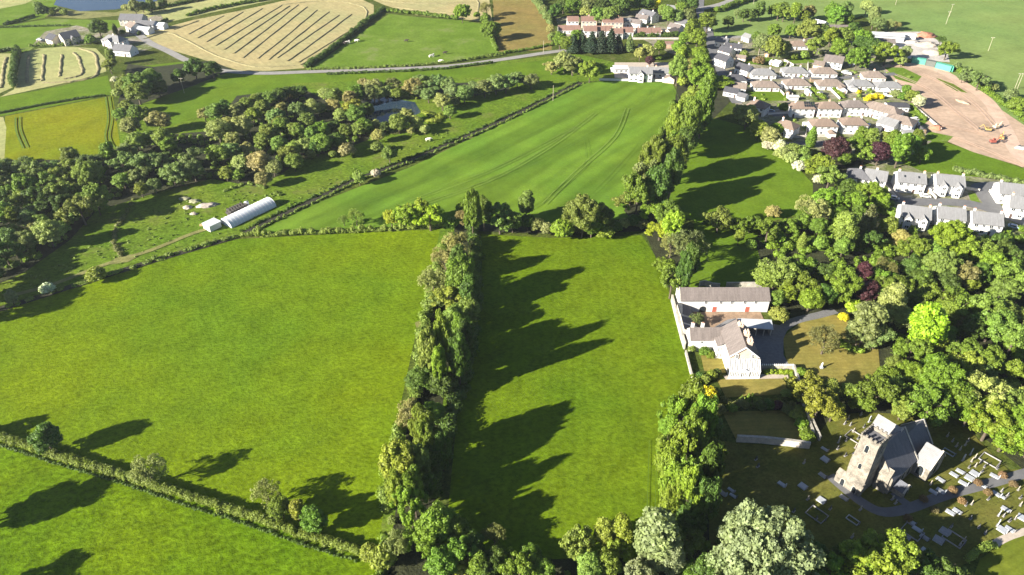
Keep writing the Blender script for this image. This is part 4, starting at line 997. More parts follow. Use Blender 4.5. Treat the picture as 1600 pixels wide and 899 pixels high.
def graves(data, phrase, kind):
    it = sorted([tuple(t.split(',')) for t in data.split()], key=lambda t: float(t[0])); 
    for i, t in enumerate(it):
        u, v = float(t[0]), float(t[1]); x, y = P(u, v); k = t[2] if len(t) > 2 else ''
        if kind == 'ledger':
            key = {'':(2.4,1.4,0),'w':(2.4,2.2,0),'n':(2.2,1.0,0),'g':(2.6,2.6,1),'d':(2.4,1.4,1)}[k]; a, b = LM[key]; 
            o = empty('grave', (x,y,.2), GR+R(90)+rnd.uniform(-.08,.08)); o.scale = (.85,.85,.9); inst('kerb', a, o); inst('slab', b, o)
            h = inst('headstone', HM[rnd.choice((0,0,2,3))], o, (0,-key[0]/2-.12,0), 0)
            desc = {'':'white marble grave slab','w':'broad double white grave slab','n':'narrow white grave slab','g':'large square grey grave plot','d':'grey stone grave slab'}[k]
            tag(o, f'{desc} {phrase}, {ordw(i+1)}', 'grave', 'graves in the churchyard')
        elif kind == 'head':
            m_ = {'':rnd.choice((0,0,1)), 's':1, 'g':2, 't':3}[k]
            o = empty('gravestone', (x,y,.1), GR+R(90)+rnd.uniform(-.15,.15)); inst('headstone', HM[m_], o, (0,0,.18), 0, (1,1,1.5 if k == 't' else 1)); inst('base', BASE, o)
            tag(o, f"{('dark','weathered','grey','tall pale')[m_]} upright headstone {phrase}, {ordw(i+1)} from left", 'gravestone', 'upright headstones in the churchyard')
        elif kind == 'kerb':
            o = empty('grave_kerb', (x,y,.15), GR+R(90)); mb = MB(); a, b = 1.6, 3.0
            if k == 'b': a, b = 3.6, 4.4
            mb.box(-a/2,-b/2,0,a/2,-b/2+.16,.3).box(-a/2,b/2-.16,0,a/2,b/2,.3).box(-a/2,-b/2+.16,0,-a/2+.16,b/2-.16,.3).box(a/2-.16,-b/2+.16,0,a/2,b/2-.16,.3)
            mb.build('kerb', M_granite if k == 'b' else M_marble, o); inst('headstone', HM[0], o, (0,-b/2-.15,0), 0)
            tag(o, f"{'wide' if k == 'b' else 'narrow'} open kerbed grave plot {phrase}, {ordw(i+1)} from left", 'grave', 'graves in the churchyard')
graves('1500,738 1490,743 1504,756 1522,741,w 1514,748,w 1553,745 1469,751 1458,770 1469,768 1571,797 1556,773 1564,777,n 1596,810,w 1535,760,n', 'on the sunny grass beside the churchyard path', 'ledger')
graves('1495,800 1484,802 1423,817 1432,828 1446,862 1466,845,g 1444,841,d 1565,829,w 1577,828 1414,840,d 1476,832,g', 'in the shade below the churchyard path', 'ledger')
graves('1221,758 1254,761,w 1283,783,w 1142,767,n 1145,776,n 1129,772,d 1289,719,w 1285,744,d 1288,703,n 1318,779,d', 'on the shaded grass left of the church tower', 'ledger')
graves('1524,715,s 1518,721,s 1532,723 1514,731 1524,729,s 1538,730 1534,738 1558,733 1516,711,t 1504,720,t 1494,698,s 1500,703,s 1508,696,s 1488,690,g 1480,682,s 1512,690', 'behind the vestry by the east wall', 'head')
graves('1544,781 1565,768,g 1574,775,g 1594,779 1594,790,s 1518,788,s 1509,790 1591,766,s 1516,811 1529,825 1539,834 1486,824 1506,845,s 1500,852,s 1560,806,t 1568,807,g 1577,815 1586,811 1454,757,s 1558,822,t', 'in plots below the path', 'head')
graves('1309,702 1321,713 1181,719 1184,730 1256,724 1297,796 1344,797 1331,840 1262,781 1394,781,s 1399,787,s 1240,800 1275,812 1405,744,s', 'on the grass left of and before the tower', 'head')
graves('1345,649,g 1325,655,s 1320,663,g 1329,665,g 1350,668 1322,689 1337,700 1310,692,t 1358,660,t 1415,650,t 1334,675,s 1341,686', 'on the bright grass behind the tower', 'head')
graves('1332,814 1276,805,b 1482,708 1546,720,b 1425,832,b 1490,843,b 1336,684,b', 'in the churchyard', 'kerb')

CARP = {}
def car_meshes(van=False):
    if van in CARP: return CARP[van]
    prof = [(-2.1,.35),(2.1,.35),(2.15,.75),(1.3,.92),(.7,1.42),(-1.2,1.45),(-1.9,1.0),(-2.15,.9)] if not van else [(-2.4,.4),(2.4,.4),(2.45,1.0),(1.9,1.2),(1.3,2.0),(-2.4,2.05)]
    n = len(prof); mb = MB(); hw = .86
    mb.add([(x,-hw*(.86 if z > 1.2 else 1),z) for x,z in prof]+[(x,hw*(.86 if z > 1.2 else 1),z) for x,z in prof],[tuple(range(n)),tuple(range(2*n-1,n-1,-1))]+[(i,n+i,n+(i+1)%n,(i+1)%n) for i in range(n)])
    mats = {}
    g = MB()
    if not van:
        g.add([(1.26,-.74,.95),(1.26,.74,.95),(.74,.66,1.41),(.74,-.66,1.41)],[(0,1,2,3)]); g.v = [(x+.02,y,z+.02) for x,y,z in g.v]
        g.add([(-1.84,-.74,1.03),(-1.84,.74,1.03),(-1.24,.66,1.45),(-1.24,-.66,1.45)],[(0,1,2,3)])
        for s in (-1,1): g.add([(1.1,s*.885,.95),(.68,s*.80,1.36),(-1.15,s*.80,1.38),(-1.6,s*.885,1.0)],[(0,1,2,3)])
    else:
        g.add([(1.9,-.78,1.25),(1.9,.78,1.25),(1.36,.72,1.95),(1.36,-.72,1.95)],[(0,1,2,3)]); g.v = [(x+.03,y,z+.02) for x,y,z in g.v]
        for s in (-1,1): g.add([(1.7,s*.89,1.2),(1.25,s*.80,1.85),(.5,s*.80,1.85),(.5,s*.89,1.2)],[(0,1,2,3)])
    wm = MB().cyl((0,-.1,0),(0,.1,0),.33,.33,12).mesh('wheel', M_dgran)
    CARP[van] = (mb, g.mesh('car_windows', M_glass), wm, MB().box(-.05,-.2,-.07,.05,.2,.07).mesh('headlight', M_frame)); return CARP[van]
_paint = {}
def car(u, v, rot, colname, col, where, van=False):
    x, y = P(u, v); mb, g, wm, hl = car_meshes(van)
    if colname not in _paint: _paint[colname] = plain('car_paint_'+colname, col, .3, .02, 1, .6)
    o = tag(empty('parked_van' if van else 'parked_car',(x,y,.25),R(rot)), f"{colname} {'van' if van else 'car'} parked {where}", 'van' if van else 'car', 'vehicles parked in the village')
    inst('body', mb.mesh('body', _paint[colname]), o); inst('car_windows', g, o)
    L = 1.5 if van else 1.35
    for a in (-L, L):
        for b in (-.8,.8): inst('wheel', wm, o, (a,b,.33))
    for b in (-.6,.6): inst('headlight', hl, o, (2.12 if not van else 2.42,b,.68))
for a in [(1445,309,-12,'white',(.75,.75,.75),'in front of the rooflight house'),(1476,306,-12,'dark blue',(.02,.03,.06),'between the two gabled semis of the turning street'),(1396,312,-30,'silver',(.5,.52,.55),'at the shaded left end of the turning street'),(1447,296,-70,'black',(.02,.02,.02),'beside the rooflight house'),(1583,357,-30,'pale blue',(.3,.4,.5),'in the shade at the lower right of the turning street'),
    (1450,352,-20,'grey',(.2,.2,.22),'in the dark yard behind the leftmost lower semi'),(1443,357,-20,'dark green',(.02,.05,.03),'in the dark yard below the leftmost lower semi'),
    (1213,122,-3,'white',(.75,.75,.75),'on the street under the leftmost back bungalow'),(1228,120,-3,'silver',(.5,.5,.52),'on the street beside the white one'),(1166,126,-3,'dark red',(.25,.02,.02),'by the dark slate house'),(1170,129,0,'pale grey',(.45,.45,.45),'left of the leftmost lower bungalow'),
    (1309,126,-60,'black',(.02,.02,.02),'beside the mauve-brown bungalow'),(1268,181,10,'red',(.35,.03,.04),'between the two rows of white semis'),(1246,179,-20,'silver',(.5,.5,.52),'below the solar panel semi'),(1259,177,0,'white',(.75,.75,.75),'just above the red one between the semis'),
    (1349,177,60,'light blue',(.3,.42,.6),'in the shade right of the semis by the gorse'),(1355,182,40,'white',(.75,.75,.75),'at the corner by the long white hall'),(1204,176,-10,'blue-grey',(.2,.25,.33),'beside the orange-brown roofed house'),(1386,192,-45,'black',(.03,.03,.03),'in front of the school group'),
    (1415,172,0,'white',(.75,.75,.75),'on the lawn side of the black-roofed building'),(1382,148,70,'silver',(.5,.5,.52),'by the rightmost grey bungalow'),(1108,48,80,'white',(.75,.75,.75),'at the bend of the upper street'),(1122,66,70,'grey',(.3,.3,.3),'on the street left of the cottages'),
    (1070,40,20,'black',(.03,.03,.03),'beside the stepped bungalows'),(984,38,0,'silver',(.5,.5,.52),'between the red-roofed terraces'),(189,84,20,'silver',(.5,.5,.52),'by the slate gabled farm house'),(70,66,0,'black',(.03,.03,.03),'before the pink-fronted house'),(63,64,0,'white',(.7,.7,.7),'left of the pink-fronted house')]:
    car(*a)
car(1428,190,20,'pure white',(.8,.8,.8),'on the drive right of the school group',True)
car(1188,542,100,'blue',(.03,.06,.2),'on the shaded gravel beside the manor house') if False else None
# boat on a drive
x, y = P(1322,117); o = tag(empty('boat',(x,y,.5),R(-45)),'white cabin boat standing on a drive beside a bungalow','boat')
st = [(-2.8,1.0,.5),(-1,1.2,.4),(1,1.1,.4),(2.4,.6,.6),(3.2,.05,.9)]; mb = MB(); vs = []
for xx, w, z in st: vs += [(xx,-w,1.2),(xx,-w*.6,z*.6),(xx,0,z*.4-.1),(xx,w*.6,z*.6),(xx,w,1.2)]
fs = [(5*i+k,5*i+k+1,5*i+k+6,5*i+k+5) for i in range(4) for k in range(4)]+[(0,4,3,2,1)]+[(5*i,5*i+5,5*i+9,5*i+4) for i in range(4)]
mb.add(vs, fs); mb.build('hull', M_frame, o); MB().box(-1.5,-.8,1.2,.9,.8,2.0).build('cabin', M_marble, o); MB().box(-1.0,-.82,1.45,.92,.82,1.8).build('cabin_window', M_glass, o)
tb = MB(); tb.box(-2,-.7,-.25,2,-.55,.1); tb.box(-2,.55,-.25,2,.7,.1); tb.cyl((-.5,-1,-.15),(-.5,-.8,-.15),.3,.3,10); tb.cyl((-.5,.8,-.15),(-.5,1,-.15),.3,.3,10); tb.build('trailer', M_dgran, o)

# poles
def pole(u, v, h, label, arm=True, twin=False):
    x, y = P(u, v); o = tag(empty('utility_pole',(x,y,0),R(rnd.uniform(-20,20))), label, 'pole', 'wooden poles across the fields')
    MB().cyl((0,0,-.3),(0,0,h),.13,.09,8).build('post', TWIGP, o)
    if twin: MB().cyl((1.6,0,-.3),(1.6,0,h),.13,.09,8).build('post', TWIGP, o)
    if arm: MB().box(-1.1,-.08,h-.5,1.1+(1.6 if twin else 0),.08,h-.34).build('crossarm', TWIGP, o)
    if arm:
        im = MB().cyl((0,0,0),(0,0,.25),.07,.05,6).mesh('insulator', M_frame)
        for k in (-.95,0,.95): inst('insulator', im, o, (k,0,h-.34))
TWIGP = plain('weathered_pole', (.42,.37,.28), .9, .1, 1)
pole(288,146,9,'pale wooden pole with crossarm on the rough pasture left of the marsh wood'); pole(864,158,9,'pale wooden pole beside the ditch near the head of the crop field',False)
pole(849,83,8,'pale pole on the lane verge below the dry stubble field',False); pole(1478,38,9,'pole in the far green field, nearer of the two in line'); pole(1483,26,9,'pole in the far green field, farther of the two in line')
pole(1544,80,9,'lone pole in the far green field at the right'); pole(1585,140,9.5,'twin-legged pole at the hedge beside the building site',True,True); pole(1399,8,9,'pole in the far green field at the top edge')
pole(1177,-5+12,8,'pole at the roadside near the top edge',False); pole(1183,96,8,'pale pole beside the orange shrub in the village',False)

# polytunnel and its shed
a = P(362,357); b = P(432,323); L = math.hypot(b[0]-a[0], b[1]-a[1]); an = math.atan2(b[1]-a[1], b[0]-a[0])
M_poly = plain('polythene', (.58,.60,.62), .35, .05, .3, .4)
o = tag(empty('polytunnel',(a[0],a[1],0),an),'long white round-backed polytunnel standing in the rough pasture','polytunnel')
Rw, Hh = 3.6, 3.1; seg = 14; n = 12; mb = MB(); vs = []
for i in range(seg+1):
    for k in range(n+1):
        t = math.pi*k/n; rr = 1+(.012 if i % 2 else 0); vs.append((L*i/seg, Rw-Rw*math.cos(t)*rr, Hh*math.sin(t)*rr))
fs = [(i*(n+1)+k, i*(n+1)+k+1, (i+1)*(n+1)+k+1, (i+1)*(n+1)+k) for i in range(seg) for k in range(n)]
mb.add(vs, fs); mb.build('cover', M_poly, o, True)
for xx in (0.02, L-.02):
    MB().add([(xx,Rw-Rw*math.cos(math.pi*k/n)*.98,Hh*math.sin(math.pi*k/n)*.98) for k in range(n+1)],[tuple(range(n+1))]).build('end_wall', M_poly, o)
MB().box(-.06,Rw-1.2,0,.03,Rw+1.2,2.5).build('door', M_frame, o)
hoopm = MB(); 
for k in range(n):
    t0, t1 = math.pi*k/n, math.pi*(k+1)/n
    hoopm.cyl((0,Rw-(Rw+.06)*math.cos(t0),(Hh+.06)*math.sin(t0)),(0,Rw-(Rw+.06)*math.cos(t1),(Hh+.06)*math.sin(t1)),.06,.06,5)
hm_ = hoopm.mesh('hoop', M_frame)
for i in range(0, seg+1): inst('hoop', hm_, o, (L*i/seg+(.06 if i == 0 else -.06 if i == seg else 0),0,0))
o = tag(empty('farm_shed',(a[0]+math.cos(an)*-1.2,a[1]+math.sin(an)*-1.2,0),an),'small white flat shed with open dark end beside the polytunnel','shed')
mb = MB(); mb.box(-5.5,4.2,-.2,-.5,4.35,2.5).box(-5.5,8.5,-.2,-.5,8.65,2.5).box(-5.65,4.2,-.2,-5.5,8.65,2.5).box(-.5,4.2,-.2,-.4,6,2.5); mb.build('wall', M_white, o); MB().box(-5.9,3.9,2.5,-.2,8.9,2.65).build('roof', M_poly, o)
M_log = plain('stacked_timber', (.06,.055,.05), .9, .3, 1, bmp=.1)
q = P(378,333); o = tag(empty('timber_stack',(q[0],q[1],0),an),'dark heap of stacked bales against the back of the polytunnel','stack'); 
bm1 = MB().cyl((0,-.9,0),(0,.9,0),.62,.62,10).mesh('bale', M_log)
for r_ in range(2):
    for k in range(8-r_): inst('bale', bm1, o, (-4.6+k*1.26+r_*.63,1.6,.6+r_*1.08))
    for k in range(7-r_): inst('bale', bm1, o, (-4.0+k*1.26+r_*.63,3.6,.6+r_*1.08))
q = P(386,322); o = tag(empty('water_tank',(q[0],q[1],0)),'small white tank beside the polytunnel','tank'); MB().cyl((0,0,0),(0,0,1.9),1.0,1.0,14).build('body', M_frame, o); MB().cyl((0,0,1.9),(0,0,2.2),.95,.3,14).build('lid', M_marble, o)
q = P(318,353); tag(MB().obox((q[0]-1.5,q[1]),(q[0]+1.5,q[1]+.4),1.0,0,.6).obox((q[0]-1,q[1]+1.5),(q[0]+2,q[1]+2),.7,0,.4).build('plank_pile', plain('raw_timber',(.45,.33,.17),.9,.2,1)), 'small pile of pale planks at the end of the white shed','timber pile')
# rubble mounds and heaps
def mound(name, label, u, v, w, d_, h, mat, rz=0, cat='heap', rough=.16):
    iv, it = ico(3); r = np.array([w/2, d_/2, h]); V = iv*r*(1+rng.normal(0, rough, (len(iv), 1)))
    V[:, 2] = np.maximum(V[:, 2], -.1); x, y = P(u, v); me = mesh_np(name, V, it, np.zeros((0, 4), int), mat)
    tag(inst(name, me, None, (x, y, 0), rz), label, cat)
M_rub = plain('rubble', (.38,.33,.28), .95, .3, .7, bmp=.2); M_rust = plain('rusty_scrap', (.36,.17,.11), .9, .3, .6, bmp=.2); M_pale = plain('pale_stone_heap', (.26,.26,.16), .95, .15, 1)
mound('spoil_heap','pale flat heap of stones in the rough pasture, left of two',289,311,4.5,3,.7,M_pale); mound('spoil_heap','pale flat heap of stones in the rough pasture, right of two',304,315,5,3.2,.7,M_pale)
mound('brush_heap','grey-brown heap of brushwood below the two pale stone heaps',293,325,4,3,.9,M_rub); mound('brush_heap','long brown heap of brushwood right of the pale stone heaps',324,322,9,3.4,1,M_rub,.3); mound('brush_heap','small dark heap of brushwood left of the polytunnel shed',303,335,3,2,.8,M_rub)
mound('scrap_heap','rusty red scrap heap at the back of the industrial yard',1447,58,14,7,3,M_rust); mound('rubble_heap','large pale rubble heap above the green hoarding',1448,72,15,9,2.6,M_rub); mound('rubble_heap','brown rubble heap in the right corner of the yard',1458,84,12,9,2.4,M_rub); mound('rubble_heap','low white rubble heap in the middle of the yard',1425,67,11,7,1.6,M_conc)
mound('earth_heap','brown earth mound at the edge of the building site by the lawn',1463,202,6,4,2.2,M_rust); mound('earth_heap','long low spoil bank in the middle of the building site',1503,160,3,9,.9,M_dirt,.5)
M_green = plain('green_sheeting', (.08,.30,.22), .6, .08, .3); M_gry = plain('grey_sheeting', (.10,.11,.10), .7, .1, .3)
for (p0, p1, mt, lb) in (((1424,98),(1445,101),M_green,'green sheeted hoarding box, left of the three by the yard'),((1446,102),(1461,105),M_gry,'dark grey hoarding box between the two green ones'),((1462,106),(1486,112),M_green,'green sheeted hoarding box, right of the three by the yard')):
    A, B = P(*p0), P(*p1); o = tag(empty('sheeted_container',(A[0],A[1],0)),lb,'container'); dx, dy = B[0]-A[0], B[1]-A[1]
    MB().obox((0,0),(dx,dy),3.0,0,3.4).build('body', mt, o); Ln = math.hypot(dx,dy); k = int(Ln/1.2); c_ = MB()
    for i in range(k+1): t = i/k; c_.obox((dx*t-.03,dy*t),(dx*t+.05,dy*t+.0),3.14,.1,3.46)
    c_.build('rib', mt, o)
# machines on the site
def digger(u, v, rz, col, cn, label):
    x, y = P(u, v); mt = plain('machine_paint_'+cn, col, .5, .08, 1); o = tag(empty('excavator',(x,y,0),R(rz)),label,'excavator'); o.scale = (.8,.8,.8)
    for s in (-1,1): MB().box(-1.8,s*1.1-.28,0,1.8,s*1.1+.28,.8).box(-2.0,s*1.1-.27,.2,-1.8,s*1.1+.27,.6).box(1.8,s*1.1-.27,.2,2.0,s*1.1+.27,.6).build('track', M_dgran, o)
    MB().box(-2.0,-1.2,.95,1.2,1.2,2.0).build('body', mt, o); MB().box(-.1,.1,2.0,1.2,1.15,2.9).build('cab', mt, o); MB().box(.1,.05,2.15,1.25,1.2,2.75).build('cab_window', M_glass, o)
    MB().cyl((1.0,-.2,1.6),(3.2,-.2,4.2),.28,.22,6).build('boom', mt, o); MB().cyl((3.2,-.2,4.2),(5.0,-.2,2.2),.22,.16,6).build('arm', mt, o); MB().box(4.6,-.7,1.2,5.4,.3,2.1).build('bucket', M_dgran, o)
digger(1542,205,170,(.40,.28,.10),'yellow','yellow excavator on the building site, left of two'); digger(1564,218,60,(.45,.27,.10),'orange','orange excavator beside the site track'); digger(1551,224,0,(.28,.08,.06),'red','red excavator on the pale lower ground of the site'); digger(1556,201,20,(.5,.42,.3),'buff','buff excavator on the building site, right of two')
mound('stone_heap','white stone heap on the site near the right edge',1594,232,5,4,1.2,M_conc)
# statue, animals
x, y = P(1283,576); o = tag(empty('statue',(x,y,0)),'small white statue on a plinth on the dry lawn','statue'); MB().box(-.4,-.4,0,.4,.4,.8).build('plinth', M_marble, o)
mb = MB(); mb.cyl((0,0,.8),(0,0,1.5),.25,.2,8).cyl((0,0,1.5),(0,0,1.95),.22,.3,8).cyl((0,0,1.95),(0,0,2.1),.12,.1,8).cyl((0,0,2.1),(0,0,2.4),.15,.12,8).cyl((.25,0,1.9),(.3,.1,1.4),.08,.06,6).cyl((-.25,0,1.9),(-.35,.1,1.5),.08,.06,6); mb.build('figure', M_frame, o)
def cow_mesh(mat):
    bm = bmesh.new(); vs = {}
    sk = bpy.data.meshes.new('animal'); pts = [(0,0,1.15),(.75,0,1.2),(1.15,0,1.35),(1.55,0,1.15),(1.85,0,.95),(-.75,0,1.2),(.7,.28,.75),(.7,.28,.05),(.7,-.28,.75),(.7,-.28,.05),(-.75,.28,.8),(-.8,.28,.05),(-.75,-.28,.8),(-.8,-.28,.05),(-1.0,0,1.2),(-1.1,0,.6)]
    ed = [(0,1),(1,2),(2,3),(3,4),(0,5),(1,6),(6,7),(1,8),(8,9),(5,10),(10,11),(5,12),(12,13),(5,14),(14,15)]
    rad = [.42,.38,.26,.17,.11,.38,.15,.07,.15,.07,.17,.07,.17,.07,.06,.03]
    sk.from_pydata(pts, ed, []); ob = bpy.data.objects.new('tmp', sk); COL.objects.link(ob)
    md = ob.modifiers.new('s', 'SKIN')
    for v, r in zip(sk.skin_vertices[0].data, rad): v.radius = (r, r)
    sk.skin_vertices[0].data[0].use_root = True
    ob.modifiers.new('u', 'SUBSURF').levels = 1
    dg = bpy.context.evaluated_depsgraph_get(); me = bpy.data.meshes.new_from_object(ob.evaluated_get(dg)); bpy.data.objects.remove(ob)
    me.name = 'body'; me.materials.clear(); me.materials.append(mat); return me
cm_ = cow_mesh(plain('white_hide', (.72,.68,.6), .9, .08, 2)); cd_ = cow_mesh(plain('dark_hide', (.05,.04,.035), .9, .1, 2))
for (u,v,r_,m_,l_) in [(541,69,20,cm_,'white cow by the dark hedge, leftmost of the herd'),(546,68,100,cm_,'white cow by the dark hedge, second of the herd'),(557,66,0,cm_,'white cow lying nearest the open pasture, third of the herd'),(559,65,60,cd_,'dark cow beside the third white cow'),(635,66,0,cd_,'dark cow alone in the middle of the green pasture'),(673,90,30,cm_,'white cow in the lower right pasture, leftmost there'),(677,89,80,cm_,'white cow in the lower right pasture, second there'),(688,98,0,cm_,'white cow close to the lane hedge'),(695,85,10,cd_,'dark cow at the right of the green pasture'),(669,221,10,cm_,'white cow on the grass right of the marsh pond'),(539,70,0,cd_,'dark cow in the hedge shadow')]:
    tag(inst('cow', m_, None, (*P(u,v),0), R(r_), (1.25,1.25,1.25)), l_, 'cow', 'cattle in the far pasture' if v < 100 else None)

# garden sheds, greenhouses and fences of the village
M_wood = plain('shed_timber', (.24,.17,.11), .9, .2, 1); M_felt = plain('roof_felt', (.10,.10,.10), .9, .15, 1)
shs = [(1180,97,'brown','beside the orange shrub'),(1205,101,'white','behind the leftmost back bungalow'),(1262,118,'white','between the second and third back bungalows'),(1216,140,'grey','at the lower end of the first striped garden'),(1230,148,'brown','above the solar panel semi'),(1262,148,'white','at the top of the narrow bright garden strip'),(1280,150,'grey','behind the middle brown-roofed semi'),
 (1318,146,'white','behind the semi beside the gorse'),(1328,141,'white','under the grey bungalow above the gorse'),(1374,141,'brown','right of the gorse bank'),(1386,146,'white','in the garden below the rightmost grey bungalow'),(1246,183,'white','right of the angled brown-roofed house'),(1262,198,'white','at the foot of the semi above the copper tree'),(1313,200,'grey','between the two lower semis'),(1352,200,'white','right of the lower right semi'),
 (1370,206,'grey','below the white gabled school house'),(1430,196,'white','at the lower edge of the school lawn'),(1438,206,'brown','beside the small pasture fence'),(1150,84,'white','in the yard behind the gabled street house'),(1160,96,'grey','beside the dark roofed white house'),(1200,88,'brown','above the greenhouse garden'),(1330,103,'grey','on the drive by the big modern house'),(1300,118,'white','right of the brown hipped back bungalow'),(1272,128,'brown','between the two mauve bungalows'),(1420,300-104,'green','on the school drive'),
 (1040,128,'white','at the right of the farmhouse yard'),(985,120,'grey','left front of the farmhouse'),(958,112,'white','left of the farmhouse garage'),(986,52,'white','below the bright red roof'),(1035,52,'brown','right end of the estate front gardens'),(1452,300,'grey','between the rooflight house and the twin bay house'),(1478,352,'white','behind the satellite chimney semi'),(1540,362,'grey','behind the rightmost lower semi')]
cl_ = {'white': (M_white, RM['white']), 'grey': (RM['metal'], RM['grey']), 'brown': (M_wood, M_felt), 'green': (M_green, M_felt)}
for (u, v, c, wh) in shs:
    x, y = P(u, v); o = tag(empty('garden_shed', (x,y,0), R(rnd.choice((-3,87,-45,-20)))), f'small {c} garden shed {wh}', 'shed', 'garden sheds and outhouses'); w, l, h = rnd.uniform(1.1,1.7), rnd.uniform(1.4,2.6), rnd.uniform(1.9,2.3)
    MB().add([(-w,-l,-.2),(w,-l,-.2),(w,l,-.2),(-w,l,-.2),(-w,-l,h),(w,-l,h),(w,l,h),(-w,l,h),(0,-l,h+.5),(0,l,h+.5)],[(0,1,5,8,4),(2,3,7,9,6),(1,2,6,5),(3,0,4,7)]).build('wall', cl_[c][0], o)
    MB().add([(-w-.2,-l-.2,h-.08),(0,-l-.2,h+.56),(0,l+.2,h+.56),(-w-.2,l+.2,h-.08),(w+.2,-l-.2,h-.08),(w+.2,l+.2,h-.08)],[(0,1,2,3),(1,4,5,2)]).build('roof', cl_[c][1], o)
    MB().box(-.4,-l-.05,0,.4,-l+.02,1.8).build('door', M_wood if c != 'brown' else M_frame, o)
fn = [('1212,136 1225,150','right of the first long back garden'),('1222,132 1238,150','beside the shaded first back garden'),('1290,134 1312,156','between the two bright garden strips'),('1240,104 1225,96','behind the greenhouse'),('1218,118 1232,100','between the first two back bungalows'),('1262,114 1262,100','between the grey and brown back bungalows'),
 ('1200,180 1232,178','along the lane left of the solar panel semi'),('1262,196 1258,214','left of the semi above the copper tree'),('1312,196 1316,210','between the two lower semis'),('1360,150 1395,152','below the grey bungalow gardens'),('1428,168 1470,204','diagonally along the building site edge'),('1452,300 1462,312','beside the rooflight house drive'),('1508,296 1530,300','below the hedge at the twin bay house'),('1380,290 1402,314','along the shaded left street'),('1545,300 1575,325','inside the turning head verge'),('1240,216 1300,214','along the foot of the lower semi gardens'),('980,62 1060,62','under the long dark estate hedge'),('936,126 1050,128','between the farmhouse yard and the crop')]
for s_, wh in fn:
    pts = PS(s_); o = tag(empty('garden_fence', (*pts[0], 0)), f'pale low boundary wall {wh}', 'wall', 'garden boundary walls'); q = (pts[1][0]-pts[0][0], pts[1][1]-pts[0][1])
    MB().obox((0,0), q, .25, -.2, 1.3).build('masonry', M_white if rnd.random() < .5 else M_walls, o); MB().obox((0,0), q, .4, 1.3, 1.4).build('coping', M_stonel, o)
# ------------------------------------------------------------------ hedges
hedge('field_hedge','long clipped yellow-green hedge across the lower left between two meadows',smooth(PS('-60,668 0,686 40,698 90,716 140,730 200,748 260,768 330,790 400,812 460,834 520,852 575,872 600,885'),3),2.2,2.0,'v',dens=12,leaf=.24,step=.45,wob=.13,gaps=.02)
hedge('hedge_bank_growth','dark green nettle strip along the foot of the lower left hedge',smooth(PS('-60,679 0,697 90,726 140,740 200,759 260,780 330,802 400,825 460,847 520,866 560,878'),2),1.1,.6,'d',dens=10,leaf=.25,step=.9,wob=.4)
hedge('field_hedge','low scrubby hedge with white blossom along the head of the large meadow',smooth(PS('378,369 420,370 470,367 530,365 600,361 660,357 695,355'),2),2.2,2.0,'m',dens=7,leaf=.3,wob=.35)
hedge('ditch_growth','rough green growth along the lower stretch of the ditch',DT,2.6,.9,'o',cat='verge growth',dens=5,leaf=.3,wob=.5,gaps=.35)
hedge('ditch_growth','rough green growth along the long upper ditch beside the crop field',[(x+1.4,y-1.2) for x,y in DU],1.3,.8,'o',cat='verge growth',dens=6,leaf=.3,wob=.5,gaps=.25)
hedge('ditch_growth','darker rushes on the far side of the upper ditch',[(x-1.6,y+1.4) for x,y in DU],1.2,.7,'d',cat='verge growth',dens=6,leaf=.3,wob=.5,gaps=.3)
hedge('field_hedge','dark hedge at the foot of the two trees between crop field and strip field',PS('840,358 880,364 930,362 960,356 1000,352'),3.6,2.6,'n',dens=6,leaf=.3,wob=.3)
hedge('field_hedge','dark slanting hedge at the right end of the large hay field',PS('478,106 510,85 540,62 565,42 583,28 600,16'),4.0,2.6,'d',dens=3,leaf=.5)
hedge('field_hedge','green hedge along the top of the cow pasture',PS('606,19 640,22 680,27 715,31'),3.4,2.6,'g',dens=3,leaf=.5)
hedge('field_hedge','hedge down the right side of the cow pasture',PS('762,44 768,60 775,80'),3.0,2.6,'g',dens=3,leaf=.5)
hedge('lane_hedge','low hedge along the upper side of the lane',PS('480,110 560,108 640,104 700,99 760,90 785,87'),2.0,1.4,'o',dens=4,leaf=.4)
hedge('lane_hedge','low hedge along the lower side of the lane',PS('510,117 560,115 640,112 700,108 770,99'),2.0,1.3,'d',dens=4,leaf=.4)
hedge('lane_hedge','low green hedge along the lane below the stubble field',PS('775,86 800,82 830,78 866,70'),2.2,1.5,'g',dens=4,leaf=.4)
hedge('field_hedge','tall dark hedge dividing the two small mown plots',PS('20,138 23,120 25,100 27,82'),4.0,4.0,'d',dens=3,leaf=.45)
hedge('field_hedge','dark hedge at the right side of the farmyard',PS('216,56 232,46 250,38 262,32'),2.2,2.0,'d',dens=3,leaf=.4)
hedge('field_hedge','low dark hedge line in the top left pasture',PS('6,40 30,34 54,26'),2.6,2.0,'d',dens=3,leaf=.5)
hedge('field_hedge','thin dark hedge below the top left pasture',PS('-40,46 0,44 60,42 110,41'),1.6,1.2,'d',dens=3,leaf=.4)
hedge('field_hedge','low dark hedge above the small mown field at the left edge',PS('-60,88 0,82 28,78'),2.6,2.0,'d',dens=3,leaf=.4)
hedge('field_hedge','long thin hedge across the yellow meadow at the left',PS('-60,188 0,178 60,166 120,156 165,150'),1.4,1.2,'d',dens=4,leaf=.35)
hedge('garden_hedge','scrubby garden boundary before the two farm houses',PS('44,74 60,72 90,73 120,70 160,67'),1.8,1.5,'o',dens=4,leaf=.4,wob=.4)
hedge('field_hedge','long hedge between the upper left hay strips',PS('292,26 330,16 372,8 420,0'),3.0,2.2,'g',dens=3,leaf=.5)
hedge('field_hedge','dark hedge above the hay strip near the lake',PS('230,18 280,8 330,-2'),3.0,2.2,'d',dens=3,leaf=.5)
